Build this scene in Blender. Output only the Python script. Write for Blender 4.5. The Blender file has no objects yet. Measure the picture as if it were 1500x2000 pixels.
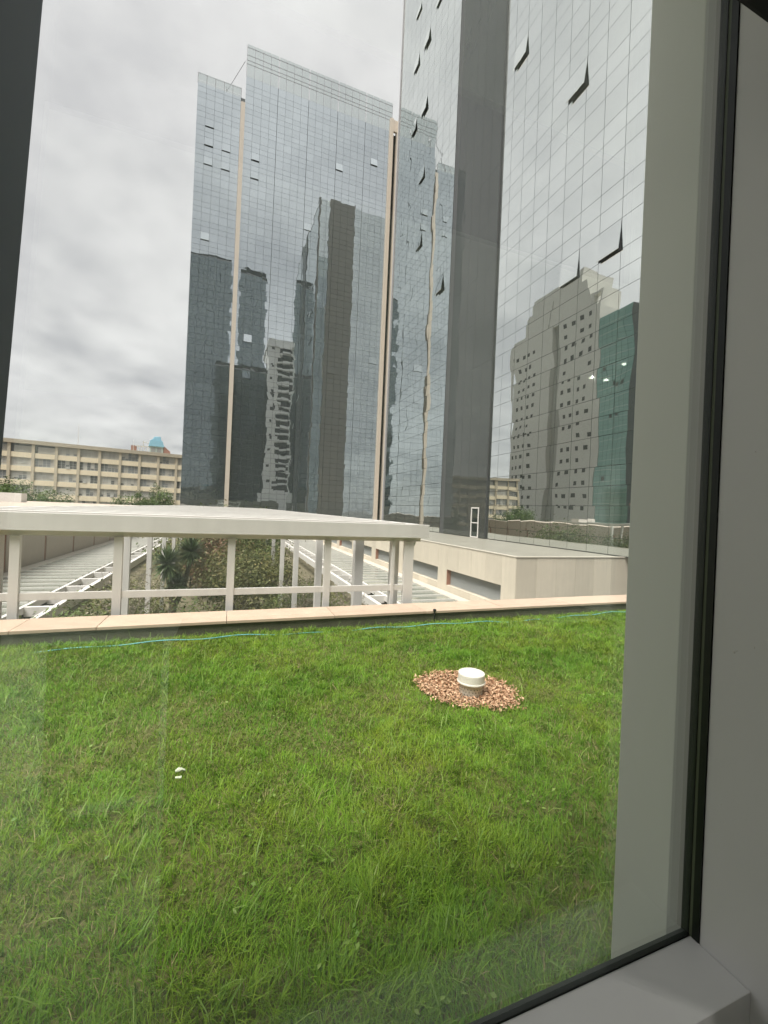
import bpy, bmesh, math, random
import numpy as np
from mathutils import Vector, Matrix

random.seed(7)
rng = np.random.default_rng(11)
sc = bpy.context.scene
COL = sc.collection
EYE = 1.6                      # the lens stands 1.6 m above the lawn (lawn = 0)
R = math.radians

# ------------------------------------------------------------------ camera
cd = bpy.data.cameras.new('camera')
cam = bpy.data.objects.new('camera', cd)
COL.objects.link(cam)
cd.sensor_fit = 'HORIZONTAL'
cd.sensor_width = 36.0
cd.lens = 815 / 1500 * 36.0
cd.clip_start = 0.02
cd.clip_end = 4000
yaw, pitch, roll = R(20.5), R(-0.05), R(2.45)
fwd = Vector((math.sin(yaw) * math.cos(pitch), math.cos(yaw) * math.cos(pitch), math.sin(pitch)))
rgt = Vector((math.cos(yaw), -math.sin(yaw), 0))
upv = rgt.cross(fwd)
ri = rgt * math.cos(roll) + upv * math.sin(roll)
ui = -rgt * math.sin(roll) + upv * math.cos(roll)
m = Matrix.Identity(4)
for i in range(3):
    m[i][0], m[i][1], m[i][2] = ri[i], ui[i], -fwd[i]
m[2][3] = EYE
cam.matrix_world = m
sc.camera = cam

# ------------------------------------------------------------------ sky, sun, exposure
SUN_EL, SUN_AZ = R(62), R(236)           # azimuth clockwise from +Y
w = bpy.data.worlds.new('World')
sc.world = w
w.use_nodes = True
nt = w.node_tree
nt.nodes.clear()


def N(nt, t, **k):
    n = nt.nodes.new(t)
    for a, b in k.items():
        setattr(n, a, b)
    return n


def L(nt, a, b):
    nt.links.new(a, b)


def math_node(nt, op, a, b=None, c=None):
    n = N(nt, 'ShaderNodeMath', operation=op)
    for i, v in enumerate((a, b, c)):
        if v is None:
            continue
        if isinstance(v, (int, float)):
            n.inputs[i].default_value = v
        else:
            L(nt, v, n.inputs[i])
    return n.outputs[0]


wo = N(nt, 'ShaderNodeOutputWorld')
sky = N(nt, 'ShaderNodeTexSky')
sky.sky_type = 'NISHITA'
sky.sun_disc = False
sky.sun_elevation = SUN_EL
sky.sun_rotation = SUN_AZ
bgs = N(nt, 'ShaderNodeBackground')
bgs.inputs['Strength'].default_value = 0.05
L(nt, sky.outputs[0], bgs.inputs['Color'])
tc = N(nt, 'ShaderNodeTexCoord')
sep = N(nt, 'ShaderNodeSeparateXYZ')
L(nt, tc.outputs['Generated'], sep.inputs[0])
den = math_node(nt, 'ADD', math_node(nt, 'MAXIMUM', sep.outputs[2], 0.0), 0.22)
cx = math_node(nt, 'DIVIDE', sep.outputs[0], den)
cy = math_node(nt, 'DIVIDE', sep.outputs[1], den)
cmb = N(nt, 'ShaderNodeCombineXYZ')
L(nt, cx, cmb.inputs[0])
L(nt, cy, cmb.inputs[1])
n1 = N(nt, 'ShaderNodeTexNoise')
n1.inputs['Scale'].default_value = 1.15
n1.inputs['Detail'].default_value = 7
n1.inputs['Roughness'].default_value = 0.52
n1.inputs['Distortion'].default_value = 0.35
L(nt, cmb.outputs[0], n1.inputs['Vector'])
n2 = N(nt, 'ShaderNodeTexNoise')
n2.inputs['Scale'].default_value = 4.4
n2.inputs['Detail'].default_value = 5
n2.inputs['Roughness'].default_value = 0.5
L(nt, cmb.outputs[0], n2.inputs['Vector'])
nn = math_node(nt, 'ADD', math_node(nt, 'MULTIPLY', n1.outputs[0], 0.74), math_node(nt, 'MULTIPLY', n2.outputs[0], 0.26))
cr = N(nt, 'ShaderNodeValToRGB')
e = cr.color_ramp.elements
e[0].position, e[0].color = 0.40, (0.152, 0.152, 0.156, 1)
e[1].position, e[1].color = 0.64, (0.268, 0.267, 0.266, 1)
e2 = e.new(0.50)
e2.color = (0.205, 0.204, 0.205, 1)
L(nt, nn, cr.inputs[0])
bgc = N(nt, 'ShaderNodeBackground')
bgc.inputs['Strength'].default_value = 1.0
grd = math_node(nt, 'MULTIPLY_ADD', math_node(nt, 'MAXIMUM', sep.outputs[2], 0.0), 0.27, 0.76)   # overcast sky: zenith brighter than horizon
L(nt, grd, bgc.inputs['Strength'])
L(nt, cr.outputs[0], bgc.inputs['Color'])
ad = N(nt, 'ShaderNodeMixShader')
ad.inputs[0].default_value = 0.94        # cloud cover
L(nt, bgs.outputs[0], ad.inputs[1])
L(nt, bgc.outputs[0], ad.inputs[2])
L(nt, ad.outputs[0], wo.inputs[0])

sl = bpy.data.lights.new('sun', 'SUN')
sl.energy = 1.5
sl.angle = R(30)
sl.color = (1.0, 0.975, 0.94)
sun = bpy.data.objects.new('sun', sl)
COL.objects.link(sun)
sdir = Vector((math.sin(SUN_AZ) * math.cos(SUN_EL), math.cos(SUN_AZ) * math.cos(SUN_EL), math.sin(SUN_EL)))
sun.rotation_euler = sdir.to_track_quat('Z', 'Y').to_euler()
sun.location = sdir * 200

vs = sc.view_settings
vs.view_transform = 'Standard'
vs.look = 'None'
vs.exposure = 2.30
vs.gamma = 1.0
vs.use_curve_mapping = False
sc.render.engine = 'CYCLES'
cyc = sc.cycles
cyc.use_denoising = True
cyc.max_bounces = 10
cyc.diffuse_bounces = 4
cyc.glossy_bounces = 6
cyc.transmission_bounces = 6
cyc.transparent_max_bounces = 16
cyc.sample_clamp_indirect = 6.0
cyc.caustics_reflective = False
cyc.caustics_refractive = False

# ------------------------------------------------------------------ materials
MATS = {}


def new_mat(name):
    mm = bpy.data.materials.new(name)
    mm.use_nodes = True
    t = mm.node_tree
    t.nodes.clear()
    out = N(t, 'ShaderNodeOutputMaterial')
    MATS[name] = mm
    return mm, t, out


def paint(name, col, rough=0.6, var=0.12, scale=3.0, bump=0.0, bscale=40.0, spec=0.3, streak=0.0, per_obj=0.0, coord='world'):
    """Procedural surface: base colour with noise variation, vertical streaks, fine relief."""
    mm, t, out = new_mat(name)
    p = N(t, 'ShaderNodeBsdfPrincipled')
    p.inputs['Roughness'].default_value = rough
    p.inputs['Specular IOR Level'].default_value = spec
    g = N(t, 'ShaderNodeNewGeometry')
    nz = N(t, 'ShaderNodeTexNoise')
    nz.inputs['Scale'].default_value = scale
    nz.inputs['Detail'].default_value = 6
    nz.inputs['Roughness'].default_value = 0.6
    L(t, g.outputs['Position'], nz.inputs['Vector'])
    v = math_node(t, 'MULTIPLY_ADD', nz.outputs[0], 2 * var, 1 - var)
    if streak:
        mp = N(t, 'ShaderNodeMapping')
        mp.inputs['Scale'].default_value = (7, 7, 0.35)
        L(t, g.outputs['Position'], mp.inputs[0])
        ns = N(t, 'ShaderNodeTexNoise')
        ns.inputs['Scale'].default_value = 1.0
        ns.inputs['Detail'].default_value = 5
        L(t, mp.outputs[0], ns.inputs['Vector'])
        v = math_node(t, 'MULTIPLY', v, math_node(t, 'MULTIPLY_ADD', ns.outputs[0], 2 * streak, 1 - streak))
    if per_obj:
        oi = N(t, 'ShaderNodeObjectInfo')
        v = math_node(t, 'MULTIPLY', v, math_node(t, 'MULTIPLY_ADD', oi.outputs['Random'], 2 * per_obj, 1 - per_obj))
    mx = N(t, 'ShaderNodeMix', data_type='RGBA', blend_type='MULTIPLY')
    mx.inputs[0].default_value = 1.0
    mx.inputs['A'].default_value = (*col, 1)
    cb = N(t, 'ShaderNodeCombineColor')
    for i in range(3):
        L(t, v, cb.inputs[i])
    L(t, cb.outputs[0], mx.inputs['B'])
    L(t, mx.outputs['Result'], p.inputs['Base Color'])
    rv = math_node(t, 'MULTIPLY_ADD', nz.outputs[0], 0.2, rough - 0.1)
    L(t, rv, p.inputs['Roughness'])
    if bump:
        nb = N(t, 'ShaderNodeTexNoise')
        nb.inputs['Scale'].default_value = bscale
        nb.inputs['Detail'].default_value = 5
        L(t, g.outputs['Position'], nb.inputs['Vector'])
        b = N(t, 'ShaderNodeBump')
        b.inputs['Strength'].default_value = 1.0
        b.inputs['Distance'].default_value = bump
        L(t, nb.outputs[0], b.inputs['Height'])
        L(t, b.outputs[0], p.inputs['Normal'])
    L(t, p.outputs[0], out.inputs[0])
    return mm


def mirror_glass(name, base, tint, r0, r1, wave=0.004, wscale=0.7, rough=0.0, power=3.0, pvar=0.05, detail=0.0):
    """Coated facade glass: dark body under a reflective coat, each sheet slightly bowed."""
    mm, t, out = new_mat(name)
    g = N(t, 'ShaderNodeNewGeometry')
    oi = N(t, 'ShaderNodeObjectInfo')
    rnd = math_node(t, 'ADD', math_node(t, 'MULTIPLY', g.outputs['Random Per Island'], 37.0), math_node(t, 'MULTIPLY', oi.outputs['Random'], 53.0))
    cbv = N(t, 'ShaderNodeCombineXYZ')
    for i in range(3):
        L(t, rnd, cbv.inputs[i])
    va = N(t, 'ShaderNodeVectorMath', operation='ADD')
    L(t, g.outputs['Position'], va.inputs[0])
    L(t, cbv.outputs[0], va.inputs[1])
    nz = N(t, 'ShaderNodeTexNoise')
    nz.inputs['Scale'].default_value = wscale
    nz.inputs['Detail'].default_value = detail
    L(t, va.outputs[0], nz.inputs['Vector'])
    nb = N(t, 'ShaderNodeTexNoise')            # slow bow shared by neighbouring sheets
    nb.inputs['Scale'].default_value = 0.22
    nb.inputs['Detail'].default_value = 1.0
    L(t, g.outputs['Position'], nb.inputs['Vector'])
    hh = math_node(t, 'ADD', nz.outputs[0], math_node(t, 'MULTIPLY', nb.outputs[0], 3.0))
    b = N(t, 'ShaderNodeBump')
    b.inputs['Strength'].default_value = 1.0
    b.inputs['Distance'].default_value = wave
    L(t, hh, b.inputs['Height'])
    lw = N(t, 'ShaderNodeLayerWeight')
    lw.inputs['Blend'].default_value = 0.5
    f = math_node(t, 'MULTIPLY_ADD', math_node(t, 'POWER', lw.outputs['Facing'], power), r1 - r0, r0)
    pf = math_node(t, 'FRACT', math_node(t, 'MULTIPLY', rnd, 7.31))
    f = math_node(t, 'MULTIPLY', f, math_node(t, 'MULTIPLY_ADD', pf, 2 * pvar, 1 - pvar))
    d = N(t, 'ShaderNodeBsdfDiffuse')
    d.inputs[0].default_value = (*base, 1)
    gl = N(t, 'ShaderNodeBsdfGlossy')
    gl.inputs['Color'].default_value = (*tint, 1)
    gl.inputs['Roughness'].default_value = rough
    L(t, b.outputs[0], gl.inputs['Normal'])
    mx = N(t, 'ShaderNodeMixShader')
    L(t, f, mx.inputs[0])
    L(t, d.outputs[0], mx.inputs[1])
    L(t, gl.outputs[0], mx.inputs[2])
    L(t, mx.outputs[0], out.inputs[0])
    return mm


def clear_glass(name, trans, r0=0.04, tint=(1, 1, 1), rough=0.0, body=0.0, bodycol=(0.2, 0.25, 0.22), veil=0.0):
    mm, t, out = new_mat(name)
    lw = N(t, 'ShaderNodeLayerWeight')
    lw.inputs['Blend'].default_value = 0.5
    fr = math_node(t, 'MULTIPLY_ADD', math_node(t, 'POWER', lw.outputs['Facing'], 5.0), 0.9, 0.04)
    tr = N(t, 'ShaderNodeBsdfTransparent')
    tr.inputs[0].default_value = (*trans, 1)
    gl = N(t, 'ShaderNodeBsdfGlossy')
    gl.inputs['Color'].default_value = (*tint, 1)
    gl.inputs['Roughness'].default_value = rough
    base = tr.outputs[0]
    if body:
        d = N(t, 'ShaderNodeBsdfDiffuse')
        d.inputs[0].default_value = (*bodycol, 1)
        m0 = N(t, 'ShaderNodeMixShader')
        m0.inputs[0].default_value = body
        L(t, tr.outputs[0], m0.inputs[1])
        L(t, d.outputs[0], m0.inputs[2])
        base = m0.outputs[0]
    if veil:                                   # milky haze put into the glass for flare and reflections, mottled by noise
        g = N(t, 'ShaderNodeNewGeometry')
        mp = N(t, 'ShaderNodeMapping')
        mp.inputs['Scale'].default_value = (5.0, 5.0, 1.6)
        L(t, g.outputs['Position'], mp.inputs[0])
        nz = N(t, 'ShaderNodeTexNoise')
        nz.inputs['Scale'].default_value = 1.0
        nz.inputs['Detail'].default_value = 4
        L(t, mp.outputs[0], nz.inputs['Vector'])
        tl = N(t, 'ShaderNodeBsdfTranslucent')
        tl.inputs[0].default_value = (0.80, 0.83, 0.80, 1)
        m1 = N(t, 'ShaderNodeMixShader')
        L(t, math_node(t, 'MULTIPLY', nz.outputs[0], 2 * veil), m1.inputs[0])
        L(t, base, m1.inputs[1])
        L(t, tl.outputs[0], m1.inputs[2])
        base = m1.outputs[0]
    mx = N(t, 'ShaderNodeMixShader')
    L(t, math_node(t, 'ADD', fr, r0), mx.inputs[0])
    L(t, base, mx.inputs[1])
    L(t, gl.outputs[0], mx.inputs[2])
    L(t, mx.outputs[0], out.inputs[0])
    return mm


def leaf_mat(name, c0, c1, trans=0.25, rough=0.55, patch=None, pscale=0.8):
    """Foliage: colour between c0 and c1 from the per-leaf value, optional larger patches."""
    mm, t, out = new_mat(name)
    at = N(t, 'ShaderNodeAttribute')
    at.attribute_name = 'rnd'
    mx = N(t, 'ShaderNodeMix', data_type='RGBA')
    mx.inputs['A'].default_value = (*c0, 1)
    mx.inputs['B'].default_value = (*c1, 1)
    L(t, at.outputs['Fac'], mx.inputs[0])
    col = mx.outputs['Result']
    if patch:
        g = N(t, 'ShaderNodeNewGeometry')
        nz = N(t, 'ShaderNodeTexNoise')
        nz.inputs['Scale'].default_value = pscale
        nz.inputs['Detail'].default_value = 4
        nz.inputs['Roughness'].default_value = 0.65
        L(t, g.outputs['Position'], nz.inputs['Vector'])
        rp = N(t, 'ShaderNodeMapRange')
        rp.inputs['From Min'].default_value = 0.42
        rp.inputs['From Max'].default_value = 0.68
        L(t, nz.outputs[0], rp.inputs[0])
        m2 = N(t, 'ShaderNodeMix', data_type='RGBA', blend_type='MULTIPLY')
        m2.inputs['B'].default_value = (*patch, 1)
        L(t, rp.outputs[0], m2.inputs[0])
        L(t, col, m2.inputs['A'])
        col = m2.outputs['Result']
    p = N(t, 'ShaderNodeBsdfPrincipled')
    p.inputs['Roughness'].default_value = rough
    p.inputs['Specular IOR Level'].default_value = 0.25
    L(t, col, p.inputs['Base Color'])
    tl = N(t, 'ShaderNodeBsdfTranslucent')
    L(t, col, tl.inputs[0])
    ms = N(t, 'ShaderNodeMixShader')
    ms.inputs[0].default_value = trans
    L(t, p.outputs[0], ms.inputs[1])
    L(t, tl.outputs[0], ms.inputs[2])
    L(t, ms.outputs[0], out.inputs[0])
    return mm


def lamp_mat(name, col, strength):
    mm, t, out = new_mat(name)
    em = N(t, 'ShaderNodeEmission')
    em.inputs[0].default_value = (*col, 1)
    em.inputs[1].default_value = strength
    L(t, em.outputs[0], out.inputs[0])
    return mm


paint('soil', (0.105, 0.110, 0.030), 0.9, 0.35, 6, 0.01, 30)
paint('bed_soil', (0.155, 0.135, 0.085), 0.9, 0.3, 1.2)
paint('ground', (0.16, 0.155, 0.145), 0.9, 0.2, 0.4)
paint('concrete', (0.20, 0.195, 0.165), 0.85, 0.25, 2.5, 0.002, 60, streak=0.25)
paint('mossy_concrete', (0.115, 0.115, 0.075), 0.9, 0.35, 4.0, 0.003, 50, streak=0.3)
paint('coping', (0.54, 0.41, 0.31), 0.55, 0.2, 5.0, 0.001, 80, per_obj=0.05)
paint('white_paint', (0.68, 0.655, 0.62), 0.5, 0.09, 1.7, 0.0008, 60, streak=0.11, per_obj=0.04)
paint('stone', (0.62, 0.555, 0.45), 0.6, 0.09, 1.6, 0.001, 60, streak=0.12, per_obj=0.09)
paint('stone_edge', (0.66, 0.61, 0.52), 0.6, 0.1, 2.0)
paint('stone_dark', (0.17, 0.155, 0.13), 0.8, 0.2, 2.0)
paint('deck', (0.285, 0.270, 0.225), 0.45, 0.25, 0.7, 0.002, 30, spec=0.5)
paint('louvre', (0.38, 0.385, 0.365), 0.5, 0.1, 2.0, spec=0.4)
paint('left_wall', (0.50, 0.42, 0.35), 0.8, 0.08, 0.8, streak=0.1, per_obj=0.04)
paint('rust', (0.30, 0.15, 0.105), 0.8, 0.2, 2.0)
paint('trim_dark', (0.075, 0.078, 0.080), 0.6, 0.1, 1.0)
paint('near_back', (0.10, 0.10, 0.11), 0.7, 0.1, 1.0)
paint('tower_back', (0.11, 0.12, 0.122), 0.7, 0.1, 1.0)
paint('facade_back', (0.012, 0.015, 0.016), 0.7, 0.1, 1.0)
paint('tower_stone', (0.56, 0.495, 0.42), 0.6, 0.06, 0.5, streak=0.05)
paint('tower_brown', (0.29, 0.26, 0.215), 0.5, 0.1, 0.5)
paint('trim_grey', (0.33, 0.32, 0.33), 0.4, 0.08, 1.0, spec=0.5)
paint('yellow_render', (0.88, 0.76, 0.55), 0.85, 0.08, 0.6, streak=0.08)
paint('yellow_pier', (0.60, 0.52, 0.39), 0.85, 0.12, 0.8)
paint('roof_slab', (0.48, 0.42, 0.32), 0.85, 0.14, 0.6)
paint('win_frame', (0.58, 0.57, 0.53), 0.6, 0.08, 1.0)
paint('win_blind', (0.54, 0.52, 0.47), 0.7, 0.1, 0.7, per_obj=0.2)
paint('win_dark', (0.22, 0.23, 0.235), 0.3, 0.2, 1.0, spec=0.6, per_obj=0.45)
paint('tank_blue', (0.24, 0.45, 0.56), 0.5, 0.15, 1.2)
paint('tank_house', (0.42, 0.50, 0.48), 0.6, 0.15, 1.2)
paint('brick', (0.33, 0.19, 0.155), 0.85, 0.15, 1.5)
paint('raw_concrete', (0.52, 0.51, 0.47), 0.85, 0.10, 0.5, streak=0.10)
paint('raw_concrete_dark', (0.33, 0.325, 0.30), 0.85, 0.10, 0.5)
paint('hole_dark', (0.012, 0.012, 0.012), 0.5, 0.1, 1.0)
paint('balcony_white', (0.84, 0.82, 0.77), 0.7, 0.08, 0.5)
paint('pvc', (0.70, 0.67, 0.58), 0.42, 0.13, 14.0, spec=0.5)
paint('pvc_hole', (0.10, 0.09, 0.06), 0.8, 0.1, 8.0)
paint('hose', (0.13, 0.40, 0.42), 0.5, 0.2, 10.0, spec=0.4)
paint('black_plastic', (0.012, 0.012, 0.013), 0.5, 0.1, 10.0)
paint('metal', (0.7, 0.7, 0.7), 0.25, 0.1, 10.0)
MATS['metal'].node_tree.nodes['Principled BSDF'].inputs['Metallic'].default_value = 1.0
paint('litter', (0.52, 0.56, 0.42), 0.5, 0.1, 30.0)
paint('frame_grey', (0.68, 0.68, 0.665), 0.42, 0.04, 3.0, 0.00008, 300, spec=0.4)
paint('fin_grey', (0.60, 0.61, 0.55), 0.45, 0.04, 3.0, spec=0.4)
paint('bead_grey', (0.36, 0.36, 0.34), 0.45, 0.04, 3.0, spec=0.4)
paint('frame_dark', (0.085, 0.100, 0.130), 0.5, 0.06, 3.0)
paint('gasket', (0.008, 0.012, 0.008), 0.45, 0.2, 20.0, spec=0.35)
paint('gasket_line', (0.10, 0.12, 0.075), 0.5, 0.1, 20.0)
paint('blind_dark', (0.022, 0.022, 0.026), 0.8, 0.15, 60.0)
paint('room_white', (0.62, 0.61, 0.58), 0.8, 0.04, 1.0)
paint('room_tile', (0.50, 0.52, 0.49), 0.5, 0.06, 2.0)
paint('cabinet_dark', (0.02, 0.02, 0.022), 0.6, 0.1, 4.0)
paint('partition_white', (0.76, 0.90, 0.80), 0.6, 0.03, 1.0)
paint('bark', (0.12, 0.10, 0.075), 0.9, 0.25, 6.0, 0.01, 20)
paint('twig', (0.30, 0.27, 0.22), 0.9, 0.25, 9.0)
paint('planter', (0.55, 0.50, 0.43), 0.8, 0.1, 2.0)
mirror_glass('glass_near', (0.035, 0.045, 0.042), (0.95, 0.98, 0.955), 0.72, 1.0, wave=0.0065, wscale=0.36, power=1.7, pvar=0.03)
mirror_glass('glass_far', (0.085, 0.100, 0.110), (0.89, 0.955, 0.985), 0.57, 0.94, wave=0.0065, wscale=0.45, power=2.0, pvar=0.05)
mirror_glass('glass_fin', (0.048, 0.052, 0.050), (0.95, 0.97, 0.95), 0.05, 0.24, wave=0.006, wscale=0.5, power=2.0, pvar=0.03)
mirror_glass('glass_dark', (0.012, 0.018, 0.018), (0.85, 0.97, 0.95), 0.08, 0.5, wave=0.004, power=3.0)
mirror_glass('glass_mid', (0.040, 0.055, 0.060), (0.88, 0.97, 1.0), 0.22, 0.6, wave=0.004, power=2.5)
mirror_glass('glass_green', (0.085, 0.195, 0.165), (0.80, 1.0, 0.92), 0.12, 0.5, wave=0.004, power=3.0)
clear_glass('glass_parapet', (0.72, 0.76, 0.75), 0.22)
clear_glass('glass_roof', (0.55, 0.63, 0.58), 0.05, rough=0.03, body=0.8, bodycol=(0.30, 0.315, 0.265))
clear_glass('window_pane', (0.985, 0.985, 0.970), 0.032, tint=(0.86, 1.0, 0.93), veil=0.021)  # the translucent share is an added glare haze lifting the dark tones
leaf_mat('grass', (0.082, 0.215, 0.010), (0.250, 0.420, 0.036), 0.30, 0.5, patch=(1.18, 0.88, 0.9), pscale=1.3)
leaf_mat('thatch', (0.16, 0.13, 0.06), (0.40, 0.34, 0.17), 0.1, 0.8)
leaf_mat('weed', (0.12, 0.24, 0.03), (0.26, 0.36, 0.09), 0.3, 0.5)
leaf_mat('tree_leaf', (0.045, 0.085, 0.020), (0.13, 0.19, 0.04), 0.2)
leaf_mat('shrub_green', (0.045, 0.085, 0.022), (0.150, 0.200, 0.055), 0.2, patch=(1.3, 0.85, 0.8))
leaf_mat('shrub_olive', (0.085, 0.105, 0.035), (0.225, 0.245, 0.095), 0.2, patch=(1.15, 0.82, 0.8))
leaf_mat('shrub_red', (0.11, 0.085, 0.04), (0.28, 0.15, 0.10), 0.2)
leaf_mat('yucca_leaf', (0.045, 0.080, 0.032), (0.150, 0.205, 0.090), 0.1, 0.4)
leaf_mat('dry_flower', (0.16, 0.13, 0.085), (0.46, 0.40, 0.32), 0.2)
leaf_mat('mulch', (0.29, 0.145, 0.075), (0.74, 0.50, 0.32), 0.0, 0.8)
lamp_mat('lamp', (1.0, 0.97, 0.92), 2600.0)

# ------------------------------------------------------------------ helpers
WO = {}            # world origin of every object made here


def lnk(o, parent=None, origin=(0, 0, 0)):
    COL.objects.link(o)
    origin = Vector(origin)
    WO[o] = origin
    if parent is not None:
        o.parent = parent
        o.location = origin - WO[parent]
    else:
        o.location = origin
    return o


def tag(o, label=None, cat=None, group=None, kind=None):
    if label:
        o['label'] = label
    if cat:
        o['category'] = cat
    if group:
        o['group'] = group
    if kind:
        o['kind'] = kind
    return o


def thing(name, loc, label, cat, group=None):
    o = bpy.data.objects.new(name, None)
    o.empty_display_size = 0.2
    lnk(o, None, loc)
    return tag(o, label, cat, group)


class MB:
    def __init__(s):
        s.v, s.f = [], []

    def quadbox(s, pts):
        """8 corners: bottom ring 0-3, top ring 4-7 (counter-clockwise seen from above)."""
        b = len(s.v)
        s.v += [tuple(p) for p in pts]
        s.f += [tuple(b + i for i in q) for q in ((0, 3, 2, 1), (4, 5, 6, 7), (0, 1, 5, 4), (1, 2, 6, 5), (2, 3, 7, 6), (3, 0, 4, 7))]

    def box(s, x0, x1, y0, y1, z0, z1):
        s.quadbox([(x0, y0, z0), (x1, y0, z0), (x1, y1, z0), (x0, y1, z0), (x0, y0, z1), (x1, y0, z1), (x1, y1, z1), (x0, y1, z1)])

    def tube(s, pts, r, n=8, cap=True):
        rr = r if isinstance(r, (list, tuple)) else [r] * len(pts)
        b = len(s.v)
        P = [Vector(p) for p in pts]
        for i, p in enumerate(P):
            t = (P[min(i + 1, len(P) - 1)] - P[max(i - 1, 0)]).normalized()
            a = t.orthogonal().normalized() if abs(t.z) > .9 else t.cross(Vector((0, 0, 1))).normalized()
            c = t.cross(a)
            for k in range(n):
                q = p + (a * math.cos(2 * math.pi * k / n) + c * math.sin(2 * math.pi * k / n)) * rr[i]
                s.v.append(tuple(q))
        for i in range(len(P) - 1):
            for k in range(n):
                k2 = (k + 1) % n
                s.f.append((b + i * n + k, b + i * n + k2, b + (i + 1) * n + k2, b + (i + 1) * n + k))
        if cap:
            s.f.append(tuple(b + k for k in reversed(range(n))))
            s.f.append(tuple(b + (len(P) - 1) * n + k for k in range(n)))

    def lathe(s, prof, n=48, c=(0, 0, 0)):
        b = len(s.v)
        for r, z in prof:
            for k in range(n):
                a = 2 * math.pi * k / n
                s.v.append((c[0] + r * math.cos(a), c[1] + r * math.sin(a), c[2] + z))
        for i in range(len(prof) - 1):
            for k in range(n):
                k2 = (k + 1) % n
                s.f.append((b + i * n + k, b + i * n + k2, b + (i + 1) * n + k2, b + (i + 1) * n + k))

    def build(s, name, mat, parent=None, origin=None, bevel=0.0, smooth=False):
        if origin is None:
            a = np.array(s.v)
            origin = tuple((a.min(0) + a.max(0)) / 2)
        me = bpy.data.meshes.new(name)
        ox, oy, oz = origin
        me.from_pydata([(x - ox, y - oy, z - oz) for x, y, z in s.v], [], s.f)
        me.materials.append(MATS[mat])
        if bevel:
            bm = bmesh.new()
            bm.from_mesh(me)
            bmesh.ops.bevel(bm, geom=list(bm.edges), offset=bevel, segments=2, affect='EDGES', profile=0.6)
            bm.to_mesh(me)
            bm.free()
        if smooth:
            me.polygons.foreach_set('use_smooth', [True] * len(me.polygons))
        me.update()
        return lnk(bpy.data.objects.new(name, me), parent, origin)


CACHE = {}


def bx(name, mat, parent, x0, x1, y0, y1, z0, z1, bevel=0.0):
    """A box as one object; alike boxes share their mesh."""
    key = (name, mat, round(x1 - x0, 3), round(y1 - y0, 3), round(z1 - z0, 3), bevel)
    org = ((x0 + x1) / 2, (y0 + y1) / 2, (z0 + z1) / 2)
    if key in CACHE:
        return lnk(bpy.data.objects.new(name, CACHE[key]), parent, org)
    b = MB()
    b.box(x0, x1, y0, y1, z0, z1)
    o = b.build(name, mat, parent, org, bevel)
    CACHE[key] = o.data
    return o


def leaves_mesh(name, mat, centers, normals, sizes, aspect, rnd, parent=None, origin=(0, 0, 0), fold=True):
    """Many small leaf faces (rhombs) as one mesh with a per-leaf value."""
    n = len(centers)
    c = np.asarray(centers, float) - np.asarray(origin, float)
    nn = np.asarray(normals, float)
    nn /= np.linalg.norm(nn, axis=1)[:, None] + 1e-9
    ref = rng.normal(size=(n, 3))
    a = np.cross(nn, ref)
    a /= np.linalg.norm(a, axis=1)[:, None] + 1e-9
    b = np.cross(nn, a)
    s = np.asarray(sizes)[:, None]
    lift = nn * s * 0.18 if fold else 0
    v = np.stack([c - a * s, c - b * s * aspect + lift, c + a * s, c + b * s * aspect + lift], 1).reshape(-1, 3)
    f = np.arange(4 * n, dtype=np.int32)
    me = bpy.data.meshes.new(name)
    me.vertices.add(4 * n)
    me.vertices.foreach_set('co', v.ravel())
    me.loops.add(4 * n)
    me.loops.foreach_set('vertex_index', f)
    me.polygons.add(n)
    me.polygons.foreach_set('loop_start', np.arange(0, 4 * n, 4, dtype=np.int32))
    me.update(calc_edges=True)
    at = me.attributes.new('rnd', 'FLOAT', 'POINT')
    at.data.foreach_set('value', np.repeat(rnd, 4).astype(np.float32))
    me.materials.append(MATS[mat])
    return lnk(bpy.data.objects.new(name, me), parent, origin)


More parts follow.
